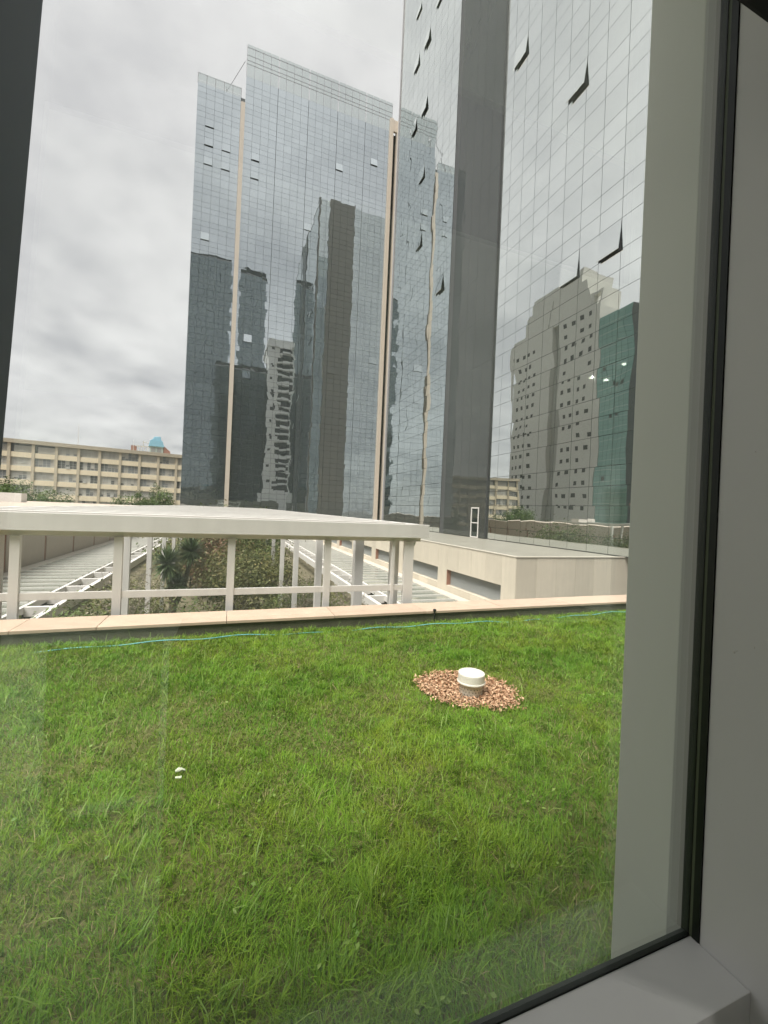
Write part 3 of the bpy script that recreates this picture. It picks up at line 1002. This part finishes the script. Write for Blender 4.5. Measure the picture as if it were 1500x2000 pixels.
for k, f in ((-1, 2), (0, 3), (1, 4), (3, 2), (4, 3), (4, 5), (6, 4), (7, 3), (2, 1)):
    zs = 13.04 - f * ST - 2.12
    q = k * BAY + random.uniform(.8, 3.0)
    yl('air_conditioner', 'win_frame', q, q + .75, -.10, .30, zs - .02 + .06, zs + .5)
# rooftop plant
TX = 31.0
pt = thing('water_tank', (0, 0, 0), 'bright blue rooftop water tank house on the yellow block', 'tank')
pt.location = (YA[0], YA[1], GZ)
pt.rotation_euler = (0, 0, YR)
WO[pt] = Vector((0, 0, 0))


def tl(name, mat, x0, x1, y0, y1, z0, z1, bev=0):
    return bx(name, mat, pt, x0, x1, y0, y1, z0 + EYE - GZ, z1 + EYE - GZ, bev)


tl('base_room', 'tank_house', TX - .9, TX + 2.5, 4, 7, 14.0, 16.1)
for q in (TX - .6, TX + .9):
    tl('window', 'win_dark', q, q + 1.1, 3.96, 3.995, 14.5, 15.8)
b = MB()
zz = EYE - GZ
b.quadbox([(TX - 1.3, 3.7, 16.1 + zz), (TX + 2.8, 3.7, 16.1 + zz), (TX + 2.8, 7.2, 16.1 + zz), (TX - 1.3, 7.2, 16.1 + zz), (TX - .9, 3.9, 18.0 + zz), (TX + 2.2, 3.9, 18.0 + zz), (TX + 2.2, 7, 18.0 + zz), (TX - .9, 7, 18.0 + zz)])
b.quadbox([(TX - .5, 4, 18.0 + zz), (TX + 2.0, 4, 18.0 + zz), (TX + 2.0, 6.8, 18.0 + zz), (TX - .5, 6.8, 18.0 + zz), (TX + .1, 4.2, 19.0 + zz), (TX + 1.7, 4.2, 19.2 + zz), (TX + 1.7, 6.6, 19.2 + zz), (TX + .1, 6.6, 19.0 + zz)])
b.build('tank', 'tank_blue', pt, bevel=.08)
for q in range(4):
    tl('post', 'win_frame', TX - 3.9 + q * .75, TX - 3.75 + q * .75, 4.2, 4.35, 14.0, 15.7)
tl('beam', 'win_frame', TX - 4.6, TX - .91, 4.15, 4.4, 15.7, 15.95)
tl('pipe', 'win_frame', TX - 2.7, TX - 2.5, 4.2, 4.4, 15.96, 17.3)
b = MB()
b.tube([(TX - 2.6, 4.3, 17.2 + zz), (TX - .9, 4.3, 16.8 + zz)], .12, 6)
b.build('pipe', 'win_frame', pt)
rs = thing('roof_shed', (0, 0, 0), 'brick red stair sheds on the roof of the yellow block', 'shed')
rs.location, rs.rotation_euler = (YA[0], YA[1], GZ), (0, 0, YR)
WO[rs] = Vector((0, 0, 0))
bx('wall', 'brick', rs, TX - 5.6, TX - 4.2, 4.5, 7.5, 14.0 + zz, 15.9 + zz)
b = MB()
b.quadbox([(TX + 2.6, 4, 14.0 + zz), (TX + 4.4, 4, 14.0 + zz), (TX + 4.4, 7.5, 14.0 + zz), (TX + 2.6, 7.5, 14.0 + zz), (TX + 2.6, 4, 16.6 + zz), (TX + 4.4, 4, 15.0 + zz), (TX + 4.4, 7.5, 15.0 + zz), (TX + 2.6, 7.5, 16.6 + zz)])
b.build('sloped_wall', 'brick', rs)
bx('kerb', 'roof_slab', rs, TX - 12.5, TX - 10.2, 4, 7, 14.0 + zz, 14.5 + zz)
for i, (q, h, lab) in enumerate(((13.3, 5.8, 'tall thin antenna mast on the yellow block roof'), (26.0, 3.4, 'short thin antenna mast left of the blue tank'))):
    an = thing('antenna_mast', (0, 0, 0), lab, 'antenna')
    an.location, an.rotation_euler = (YA[0], YA[1], GZ), (0, 0, YR)
    WO[an] = Vector((0, 0, 0))
    b = MB()
    b.tube([(q, 3, 14 + zz), (q, 3, 14 + h + zz)], [.07, .03], 6)
    b.build('pole', 'win_frame', an)

# ------------------------------------------------------------------ buildings only seen mirrored in the towers
CX, KC = -90.0, 1.42
cbd = thing('concrete_tower', (CX - 14, 140, GZ), 'bare grey concrete slab block with tiny square windows and stepped roof, mirrored at right', 'tower')


def cb(name, mat, d0, d1, y0, y1, z1, z0=GZ):
    k_ = lambda z: z if z < -7.9 else EYE + (z - EYE) * KC
    return bx(name, mat, cbd, CX - d1 * KC, CX - d0 * KC, y0 * KC, y1 * KC, k_(z0), k_(z1))


cb('wall', 'raw_concrete', 0, 18, 104.2, 122, zr(60))
cb('upper_wall', 'raw_concrete', .4, 14, 104.3, 116.5, zr(67), zr(60))
cb('roof_block', 'raw_concrete', .8, 12, 92.2, 113.6, zr(71.5), zr(67))
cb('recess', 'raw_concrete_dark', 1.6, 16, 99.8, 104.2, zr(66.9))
cb('wall', 'raw_concrete', 0, 18, 85.2, 99.8, zr(58.5))
cb('roof_block', 'raw_concrete', .6, 13, 90.2, 104.2, zr(66.9), zr(58.5))
for z0, z1, y0, y1 in ((58.5, 63, 85.4, 86.1), (58.5, 63, 88.9, 89.7), (62.3, 63, 86.1, 88.9), (58.5, 59.4, 86.1, 88.9)):
    cb('roof_frame', 'raw_concrete', .2, 2.2, y0, y1, zr(z1), zr(z0))
for fl in range(17):
    z = zr(3.0 + fl * 3.35)
    for yy in (110.6, 113.4, 116.2, 119.0):
        if fl < 16 and random.random() < .93:
            cb('window', 'hole_dark', -.03, .3, yy, yy + 1.1, z + 1.1, z)
    for yy in (88.2, 91.2, 94.2, 96.9):
        if random.random() < .88:
            cb('window', 'hole_dark', -.03, .3, yy, yy + 1.1, z + 1.15, z)
gb = thing('green_glass_tower', (CX - 10, 114, GZ), 'green glass office slab joined to the bare concrete block, mirrored at right', 'tower')
GT, GA, GB = zr(54.5 * KC), 75.6 * KC, 85.1 * KC
bx('core', 'facade_back', gb, CX - 21, CX - .1, GA, GB, GZ, GT)
gr = lin(GZ, GT, 44)
b = MB()
for i in range(44):
    for j in range(6):
        a, c = GA + (GB - GA) * j / 6, GA + (GB - GA) * (j + 1) / 6
        b.box(CX - .09, CX - .01 + random.uniform(0, .01), a + .04, c - .04, gr[i] + .05, gr[i + 1] - .05)
o = b.build('glass_panels', 'glass_green', gb)
o['kind'] = 'stuff'
for i in range(0, 44, 2):
    bx('floor_band', 'trim_grey', gb, CX - .008, CX + .06, GA, GB, gr[i] - .05, gr[i] + .05)
for (fi, fj) in ((33, 4), (30, 2), (30, 1), (24, 2), (24, 3), (12, 4)):
    a = GA + (GB - GA) * (fj + .2) / 6
    bx('open_window', 'hole_dark', gb, CX, CX + .07, a, a + 1.3, gr[fi] + .3, gr[fi] + 1.7)
CX = -60.0
low = thing('house', (CX + 3, 75, GZ), 'small cream house mirrored low beside the green glass block', 'house')
bx('wall', 'yellow_render', low, CX - 6, CX, 70, 81, GZ, zr(4.5))
bx('roof', 'brick', low, CX - 6.4, CX + .4, 69.6, 81.4, zr(4.51), zr(5.0))
for yy in (72, 75.5, 78.5):
    bx('window', 'hole_dark', low, CX + .002, CX + .05, yy, yy + 1.6, zr(.8), zr(2.6))


def plain_tower(name, label, x0, x1, y0, y1, top, mat, fh=3.9, cw=2.6, parapet=None):
    t = thing(name, ((x0 + x1) / 2, (y0 + y1) / 2, GZ), label, 'tower')
    bx('core', 'facade_back', t, x0 + .15, x1 - .15, y0 + .15, y1 - .15, GZ, top - .3)
    nf = int((top - GZ) / fh)
    b = MB()
    nc = max(1, int((x1 - x0) / cw))
    for i in range(nf):
        z0, z1 = GZ + i * fh, GZ + (i + 1) * fh
        for j in range(nc):
            a = x0 + (x1 - x0) * j / nc
            c = x0 + (x1 - x0) * (j + 1) / nc
            b.box(a + .05, c - .05, y1 - .10, y1 + random.uniform(-.01, .01), z0 + .06, z1 - .06)
    ncy = max(1, int((y1 - y0) / cw))
    for i in range(nf):
        z0, z1 = GZ + i * fh, GZ + (i + 1) * fh
        for j in range(ncy):
            a = y0 + (y1 - y0) * j / ncy
            c = y0 + (y1 - y0) * (j + 1) / ncy
            b.box(x0 - .0, x0 + .1, a + .05, c - .05, z0 + .06, z1 - .06)
            b.box(x1 - .1, x1, a + .05, c - .05, z0 + .06, z1 - .06)
    o = b.build('glass_panels', mat, t)
    o['kind'] = 'stuff'
    bx('roof_rim', 'trim_grey', t, x0, x1, y0, y1, GZ + nf * fh + .02, GZ + nf * fh + .5)
    return t


plain_tower('dark_glass_tower', 'tall grey blue glass tower mirrored at the left of the far tower', -48, -2.8, -85, -60, zr(125), 'glass_mid')
plain_tower('dark_glass_tower', 'slightly lower green grey glass tower mirrored right of the beige pilaster', 1.1, 14.3, -82, -59, zr(122.5), 'glass_mid')
plain_tower('dark_glass_tower', 'darkest glass slab mirrored low in the middle of the far tower', -7.7, 15.4, -52, -30, zr(63), 'glass_dark')
wb = thing('balcony_tower', (20, -38, GZ), 'white apartment tower with stacked balconies mirrored in the far tower', 'tower')
bx('wall', 'balcony_white', wb, 14.6, 27.0, -48, -28.0, GZ, zr(73))
bx('base_wall', 'balcony_white', wb, 12.5, 29.5, -48, -26.5, GZ, zr(7))
bx('roof', 'balcony_white', wb, 14.0, 27.6, -48, -26.8, zr(73.01), zr(75.4))
for k in range(20):
    z = zr(7.2 + k * 3.3)
    bx('recess', 'hole_dark', wb, 19.0, 26.2, -28.0 + .005, -27.93, z + .2, z + 2.2)
    bx('balcony', 'balcony_white', wb, 18.6, 26.8, -27.92, -26.2, z + 2.25, z + 3.15)
    if k % 2:
        bx('window', 'hole_dark', wb, 16.0, 17.2, -27.99, -27.93, z + .9, z + 2.3)
nb_ = thing('neighbour_block', (0, -3, GZ), 'plain grey concrete podium that houses the viewing window', 'building')
bx('lower_wall', 'concrete', nb_, -24, 18, -5.4, 0.30, GZ, FL - .16)
bx('upper_wall', 'concrete', nb_, -24, 18, -5.5, 0.55, CE + .21, zr(1.95))
bx('side_wall', 'concrete', nb_, -24, -3.71, -5.4, 0.54, FL - .15, CE + .205)
bx('side_wall', 'concrete', nb_, 4.21, 18, -5.4, 0.54, FL - .15, CE + .205)

# ------------------------------------------------------------------ things on the lawn
# vent pipe in its bed of bark
VX, VY = 2.075, 3.165
mulch_q = [(1.735, 3.62), (2.20, 3.68), (2.52, 2.98), (1.93, 2.80)]


def inq(x, y, grow=0.0):
    cx_, cy_ = 2.09, 3.27
    dx, dy = x - cx_, y - cy_
    a = np.arctan2(dy, dx)
    rad = .40 + .045 * np.cos(2 * a + 1.45) + .022 * np.sin(5 * a + 1) + .016 * np.sin(11 * a) + .012 * np.sin(23 * a)
    return np.hypot(dx, dy) < rad * (1.0 + grow)


vent = thing('vent_pipe', (VX, VY, 0), 'cream plastic vent pipe with round cap and drilled holes in bark bed', 'pipe')
b = MB()
b.lathe([(0.100, -.05), (0.100, .118), (0.104, .121), (0.104, .135)], 64, (VX, VY, 0))
b.build('body', 'pvc', vent, smooth=True)
b = MB()
b.lathe([(.104, .128), (.121, .128), (.1225, .131), (.1225, .140), (.118, .1435), (.1165, .1435), (.1165, .205), (.1145, .2115), (.108, .2145), (.05, .2155), (.045, .2135), (.001, .2135)], 64, (VX, VY, 0))
cap = b.build('cap', 'pvc', vent)
hb = MB()
for row in range(4):
    for k in range(22):
        a = 2 * math.pi * (k + .5 * (row % 2)) / 22
        c = Vector((VX + .1003 * math.cos(a), VY + .1003 * math.sin(a), .022 + row * .024))
        nrm = Vector((math.cos(a), math.sin(a), 0))
        hb.tube([c - nrm * .004, c + nrm * .0008], .0048, 8)
hb.build('hole', 'pvc_hole', vent)

nchip = 5200
cx_ = rng.uniform(1.68, 2.58, nchip * 3)
cy_ = rng.uniform(2.75, 3.75, nchip * 3)
k = (inq(cx_, cy_) | (inq(cx_, cy_, .16) & (rng.random(len(cx_)) < .10))) & (np.hypot(cx_ - VX, cy_ - VY) > .1)
cx_, cy_ = cx_[k][:nchip], cy_[k][:nchip]
cz_ = .012 + rng.random(len(cx_)) * .035
nrm = rng.normal(size=(len(cx_), 3)) * .55 + np.array([0, 0, 1])
mul = leaves_mesh('bark_mulch', 'mulch', np.stack([cx_, cy_, cz_], 1), nrm, rng.uniform(.008, .021, len(cx_)), .42, rng.random(len(cx_)) ** 1.1, None, (2.09, 3.27, 0))
tag(mul, 'reddish bark chips spread in a diamond around the vent pipe', 'mulch', kind='stuff')

# grass
PI = math.pi


def patch(x, y):
    return (np.sin(x * 2.1 + 1.3 * np.sin(y * 1.7)) + np.sin(y * 2.9 + 1.1 * np.sin(x * 2.3) + 2) + np.sin((x + y) * 5.1) * .5 + np.sin(x * 9 - y * 7) * .35) / 2.85


zones = [(-1.8, 3.2, 0.64, 1.75, 17000), (-2.3, 4.2, 1.75, 2.9, 14000), (-2.8, 5.6, 2.9, 4.2, 10500), (-3.2, 7.0, 4.2, 5.5, 8000)]
allb = []
for x0, x1, y0, y1, dens in zones:
    n = int((x1 - x0) * (y1 - y0) * dens)
    x, y = rng.uniform(x0, x1, n), rng.uniform(y0, y1, n)
    keep = ~inq(x, y, -.04) & (rng.random(n) < .78 + .22 * patch(x * 1.7, y * 1.7))
    allb.append((x[keep], y[keep]))
x = np.concatenate([a for a, _ in allb])
y = np.concatenate([a for _, a in allb])
n = len(x)
pz = patch(x, y)


def cell(x, y, size, seed):
    h = np.sin(np.floor(x / size + .3 * np.sin(y * 9)) * 127.1 + np.floor(y / size + .3 * np.sin(x * 8)) * 311.7 + seed * 74.7) * 43758.5453
    return h - np.floor(h)


tuft, tone, dirn = cell(x, y, .075, 1), cell(x, y, .16, 2), cell(x, y, .11, 3)
ln = (.024 + .014 * pz + rng.gamma(2.2, .0068, n)) * (.65 + .75 * tuft)
near = np.clip((2.5 - y) / 1.6, 0, 1) * np.clip(1.3 - .35 * (x - .2), .4, 1.2)
ln = np.clip(ln * (1 + .5 * near), .012, .14)
ang = np.where(rng.random(n) < .55, dirn * 2 * PI + rng.normal(0, .6, n), rng.uniform(0, 2 * PI, n))
rv = np.clip(rng.normal(.42, .22, n) + .28 * (tone - .5) + .25 * patch(x * .8 + 3, y * .8) + .12 * (tuft - .5), 0, 1)
gr_ = blades_mesh('grass', 'grass', np.stack([x, y, np.zeros(n)], 1), ang, np.clip(rng.normal(.70, .36, n), .05, 1.4), ln, rng.uniform(.0022, .0046, n) * (1 + .24 * (y - 2).clip(0)), rv, 1.0, None, (2, 3, 0))
tag(gr_, 'short bright green lawn grass on the roof terrace', 'grass', kind='stuff')
# dead thatch low between the blades
n = 26000
x, y = rng.uniform(-2.6, 5.6, n), rng.uniform(.66, 5.45, n)
k = (~inq(x, y, .02)) & (patch(x * 1.9 + 5, y * 1.9) + rng.normal(0, .25, n) > .22)
x, y = x[k], y[k]
n = len(x)
th = blades_mesh('dead_thatch', 'thatch', np.stack([x, y, np.full(n, .004)], 1), rng.uniform(0, 2 * PI, n), rng.uniform(.7, 1.4, n), rng.uniform(.03, .075, n), rng.uniform(.002, .004, n), rng.random(n), 1.0, None, (2, 3, 0))
tag(th, 'dry straw coloured blades matted in thin patches of the lawn', 'grass', kind='stuff')
# longer stray blades and small weeds
n = 2600
x, y = rng.uniform(-2.2, 4.5, n), rng.uniform(.66, 5.42, n)
k = ~inq(x, y, .05)
x, y = x[k], y[k]
n = len(x)
lb_ = blades_mesh('long_grass', 'weed', np.stack([x, y, np.zeros(n)], 1), rng.uniform(0, 2 * PI, n), rng.uniform(.3, 1.3, n), rng.uniform(.08, .17, n), rng.uniform(.004, .0075, n), rng.random(n), 1.0, None, (2, 3, 0))
tag(lb_, 'longer pale blades standing out of the lawn', 'grass', kind='stuff')
n = 3000
x, y = rng.uniform(-2.2, 4.5, n), rng.uniform(.66, 4.6, n)
k = (~inq(x, y, .05)) & (patch(x * 2.3, y * 2.3) > -.1)
x, y = x[k], y[k]
n = len(x)
we = leaves_mesh('clover_leaves', 'weed', np.stack([x, y, rng.uniform(.03, .065, n)], 1), rng.normal(size=(n, 3)) * .45 + [0, 0, 1], rng.uniform(.006, .014, n), .6, rng.random(n), None, (2, 3, 0))
tag(we, 'small broad weed leaves scattered through the lawn', 'weeds', kind='stuff')

# turquoise hose along the parapet
b = MB()
pts = []
for i in range(90):
    xx = -4.0 + i * .13
    pts.append((xx, 5.30 + .035 * math.sin(xx * 1.3) + .015 * math.sin(xx * 4.1), .016 + .017 * math.sin(xx * 1.9 + 2.2) + .010 * math.sin(xx * 7.3)))
b.tube(pts, .0065, 7)
tag(b.build('garden_hose', 'hose', None, (2, 5.3, 0), smooth=True), 'thin turquoise hose lying along the foot of the parapet', 'hose')
# black drip stake on the parapet
st = thing('drip_stake', (2.91, 5.46, 0), 'small black irrigation stake against the parapet near the hose', 'stake')
b = MB()
b.tube([(2.91, 5.47, 0), (2.91, 5.475, .165)], .010, 8)
b.build('stem', 'black_plastic', st)
b = MB()
b.lathe([(.001, .022), (.022, .018), (.026, 0), (.018, -.012), (.001, -.014)], 12, (2.91, 5.475, .178))
b.build('head', 'black_plastic', st)
# scrap of pale litter
lt = thing('litter_scrap', (-0.20, 2.66, 0), 'crumpled pale plastic scrap lying in the grass at left', 'litter')

LX, LY = -0.20, 2.66
b = MB()
P = [(-.055, .012, .052), (-.02, .028, .062), (.02, .018, .058), (.05, .024, .048), (.062, -.004, .046), (.02, -.016, .056), (-.018, -.010, .048), (-.05, -.018, .05)]
nP = len(P)
b.v = [(LX + x * .48, LY + y * .42, z) for x, y, z in P] + [(LX + x * .48, LY + y * .42, z - .004) for x, y, z in P]
b.f = [tuple(range(nP)), tuple(reversed(range(nP, 2 * nP)))] + [(i, nP + i, nP + (i + 1) % nP, (i + 1) % nP) for i in range(nP)]
b.build('scrap', 'litter', lt)
b = MB()
b.quadbox([(LX - .02, LY - .06, .04), (LX + .012, LY - .065, .038), (LX + .014, LY - .052, .04), (LX - .02, LY - .05, .042), (LX - .02, LY - .06, .045), (LX + .012, LY - .065, .043), (LX + .014, LY - .052, .047), (LX - .02, LY - .05, .046)])
b.build('torn_piece', 'litter', lt)

# ------------------------------------------------------------------ courtyard planting
GG = zr(-6.3)


def clumps(c, rad, n, nc, spread, squash=1.0):
    c = np.array(c)
    d = rng.normal(size=(nc, 3))
    d /= np.linalg.norm(d, axis=1)[:, None]
    cc = d * (rng.random(nc) ** .45)[:, None] * np.array(rad)
    idx = rng.integers(0, nc, n)
    off = rng.normal(size=(n, 3)) * spread * np.array([1, 1, squash])
    p = cc[idx] + off
    return c + p, p / np.array(rad), idx


def shrub(name, label, cat, u, v, top, rx, ry, n, leaf, mat, nc=26, base=None, group=None):
    base = GG if base is None else base
    t = thing(name, (u, v, base), label, cat, group)
    h = top - base
    c = (u, v, base + h * .54)
    p, nrm, idx = clumps(c, (rx, ry, h * .46), n, nc, min(rx, h) * .20)
    p[:, 2] = np.maximum(p[:, 2], base + .03)
    tone = rng.random(nc)[idx] * .6 + rng.random(n) * .4
    leaves_mesh('foliage', mat, p, nrm + rng.normal(size=(n, 3)) * .7 + [0, 0, .5], rng.uniform(.6, 1.3, n) * leaf, .5, tone, t, (u, v, base))
    b = MB()
    for k in range(7):
        a = random.uniform(0, 2 * PI)
        e = Vector((u + math.cos(a) * rx * .6, v + math.sin(a) * ry * .6, base + h * random.uniform(.55, .9)))
        b.tube([(u, v, base), Vector((u, v, base)).lerp(e, .5) + Vector((random.uniform(-.1, .1), random.uniform(-.1, .1), .1)), e], [.05, .035, .012], 5)
    b.build('stem', 'bark', t)
    return t


def twiggy(label, u, v, top, r, n, base=None):
    base = GG if base is None else base
    t = thing('flowering_shrub', (u, v, base), label, 'shrub')
    b = MB()
    ctr = []
    for k in range(26):
        a, q = random.uniform(0, 2 * PI), random.uniform(.2, 1.0)
        h = (top - base) * random.uniform(.55, 1.0)
        e = Vector((u + math.cos(a) * r * q, v + math.sin(a) * r * q, base + h))
        mid = Vector((u, v, base)).lerp(e, .55) + Vector((0, 0, h * .08))
        b.tube([(u, v, base), mid, e], [.022, .014, .005], 4, False)
        for j in range(6):
            s_ = mid.lerp(e, random.random())
            f_ = s_ + Vector((random.gauss(0, .22), random.gauss(0, .22), random.uniform(.02, .3)))
            b.tube([s_, f_], [.008, .004], 3, False)
            ctr.append(f_)
    b.build('twigs', 'twig', t)
    ctr = np.array([tuple(c) for c in ctr])
    idx = rng.integers(0, len(ctr), n)
    p = ctr[idx] + rng.normal(size=(n, 3)) * .07
    leaves_mesh('flowers', 'dry_flower', p, rng.normal(size=(n, 3)) + [0, 0, .4], rng.uniform(.02, .05, n), .6, rng.random(n), t, (u, v, base))
    m_ = n // 2
    p = ctr[rng.integers(0, len(ctr), m_)] + rng.normal(size=(m_, 3)) * .12 - [0, 0, .1]
    leaves_mesh('foliage', 'shrub_olive', p, rng.normal(size=(m_, 3)), rng.uniform(.03, .06, m_), .5, rng.random(m_), t, (u, v, base))
    return t


# spiky yucca with two heads
yu = thing('yucca_tree', (-2.5, 24, GG), 'dark spiky leaved yucca with two round heads behind the pergola', 'tree')
b = MB()
b.tube([(-2.45, 24, GG), (-2.5, 24, GG + 1.2), (-2.75, 24, zr(-3.6))], [.22, .16, .12], 8)
b.tube([(-2.47, 24, GG + .8), (-2.1, 24.2, GG + 1.6), (-1.75, 24.3, zr(-3.1))], [.16, .13, .10], 8)
b.build('trunk', 'bark', yu)
for hx, hy, hz, rr, nn_ in ((-2.80, 24, zr(-3.15), 1.05, 520), (-1.75, 24.3, zr(-2.55), .95, 480), (-2.3, 24.1, zr(-4.2), .8, 260)):
    d = rng.normal(size=(nn_, 3))
    d /= np.linalg.norm(d, axis=1)[:, None]
    d[:, 2] = d[:, 2] * .85 + .15
    b = MB()
    for q in d:
        dv = Vector(q).normalized()
        sd = dv.cross(Vector((0, 0, 1)))
        if sd.length < .05:
            continue
        sd.normalize()
        ll = rr * random.uniform(.75, 1.1)
        o_ = Vector((hx, hy, hz)) + dv * .05
        mid = o_ + dv * ll * .55
        tip = o_ + dv * ll + Vector((0, 0, -.10 * ll * random.random()))
        n0 = len(b.v)
        b.v += [tuple(o_ - sd * .025), tuple(o_ + sd * .025), tuple(mid - sd * .032), tuple(mid + sd * .032), tuple(tip)]
        b.f += [(n0, n0 + 1, n0 + 3, n0 + 2), (n0 + 2, n0 + 3, n0 + 4)]
    o = b.build('leaf_head', 'yucca_leaf', yu)
    at = o.data.attributes.new('rnd', 'FLOAT', 'POINT')
    at.data.foreach_set('value', np.repeat(rng.random(len(b.v) // 5), 5).astype(np.float32))
shrub('shrub', 'big olive brown shrub filling the middle of the courtyard bed', 'shrub', 0.7, 25.5, zr(-2.3), 2.6, 2.6, 9000, .085, 'shrub_olive', 40)
shrub('shrub', 'reddish leaved shrub behind the yucca', 'shrub', -0.6, 30.5, zr(-1.7), 2.0, 1.6, 4200, .10, 'shrub_red', 22)
shrub('shrub', 'tall fresh green shrub at the back of the courtyard bed', 'shrub', 2.3, 31.5, zr(-1.6), 2.2, 2.0, 6500, .10, 'shrub_green', 30)
shrub('shrub', 'olive green shrub left of the rear pergola posts', 'shrub', 2.7, 24.5, zr(-2.8), 1.5, 1.8, 5000, .08, 'shrub_olive', 26)
shrub('shrub', 'green shrub beside the twiggy flowers near right pergola post', 'shrub', 3.6, 21.5, zr(-3.9), 1.3, 1.3, 2800, .075, 'shrub_green', 24)
shrub('shrub', 'low green shrub below the pergola rail at left', 'shrub', -4.4, 17.0, zr(-3.85), 1.9, 1.8, 3600, .075, 'shrub_green', 30)
shrub('shrub', 'low dark green shrub below the rail in front of the yucca', 'shrub', -1.4, 16.0, zr(-3.65), 1.7, 1.5, 3400, .07, 'shrub_green', 28)
shrub('shrub', 'low olive shrub below the rail in the centre bay', 'shrub', 1.2, 16.5, zr(-3.7), 1.6, 1.5, 3400, .07, 'shrub_olive', 28)
shrub('shrub', 'dark green hedge mass at the far end of the courtyard', 'shrub', -0.5, 42.0, zr(-1.5), 5.5, 2.0, 6000, .16, 'shrub_green', 60)
shrub('shrub', 'low shrub carpet between the yucca and the left walkway', 'shrub', -4.6, 25.0, zr(-4.6), 2.3, 3.4, 5200, .08, 'shrub_olive', 40)
shrub('shrub', 'low shrub carpet between the centre bed and the right walkway', 'shrub', 5.2, 26.0, zr(-4.9), 1.9, 3.6, 5200, .08, 'shrub_green', 40)
shrub('shrub', 'grey green shrub in the right bay below the pergola rail', 'shrub', 3.6, 15.5, zr(-3.75), 1.5, 1.3, 3200, .07, 'shrub_green', 26)
shrub('shrub', 'grey olive shrub behind the dark spiky yucca', 'shrub', -2.4, 33.0, zr(-2.3), 2.2, 1.8, 5000, .10, 'shrub_olive', 34)
twiggy('twiggy shrub with pale dry flowers left of the yucca', -3.9, 19.5, zr(-2.75), 1.5, 1500)
twiggy('twiggy shrub with pale dry flowers in front of rear pergola posts', 3.3, 18.5, zr(-3.1), 1.5, 1600)
twiggy('low twiggy flowering shrub by the right end of the pergola', 4.9, 17.5, zr(-3.35), 1.3, 1500)

# ------------------------------------------------------------------ street trees by the yellow block


def tree(label, u, v, top, r, n, leaf, base=GZ):
    t = thing('street_tree', (u, v, base), label, 'tree', 'trees in front of the yellow block')
    h = top - base
    b = MB()
    b.tube([(u, v, base), (u + .1, v, base + h * .35), (u - .1, v, base + h * .7)], [.32, .22, .10], 8)
    for k in range(7):
        a = 2 * PI * k / 7
        b.tube([(u, v, base + h * .4), (u + math.cos(a) * r * .4, v + math.sin(a) * r * .4, base + h * .62), (u + math.cos(a) * r * .75, v + math.sin(a) * r * .75, base + h * .8)], [.12, .08, .03], 6)
    b.build('trunk', 'bark', t)
    p, nrm, idx = clumps((u, v, base + h * .68), (r, r, h * .30), n, 46, r * .14)
    tone = rng.random(46)[idx] * .65 + rng.random(n) * .35
    leaves_mesh('crown', 'tree_leaf', p, nrm + rng.normal(size=(n, 3)) * .6 + [0, 0, .4], rng.uniform(.6, 1.3, n) * leaf, .55, tone, t, (u, v, base))


tree('spreading green tree at the left edge before the yellow block', -38.5, 98, zr(3.2), 4.6, 5200, .22)
tree('rounded tree beside the pale parapet block at left', -31.5, 96, zr(1.6), 3.4, 3200, .20)
tree('dark tree in front of the yellow block near the glass tower', -19.5, 104, zr(2.2), 3.4, 3600, .20)
tree('lighter tree touching the corner of the far glass tower', -14.6, 105, zr(3.6), 3.8, 4200, .20)
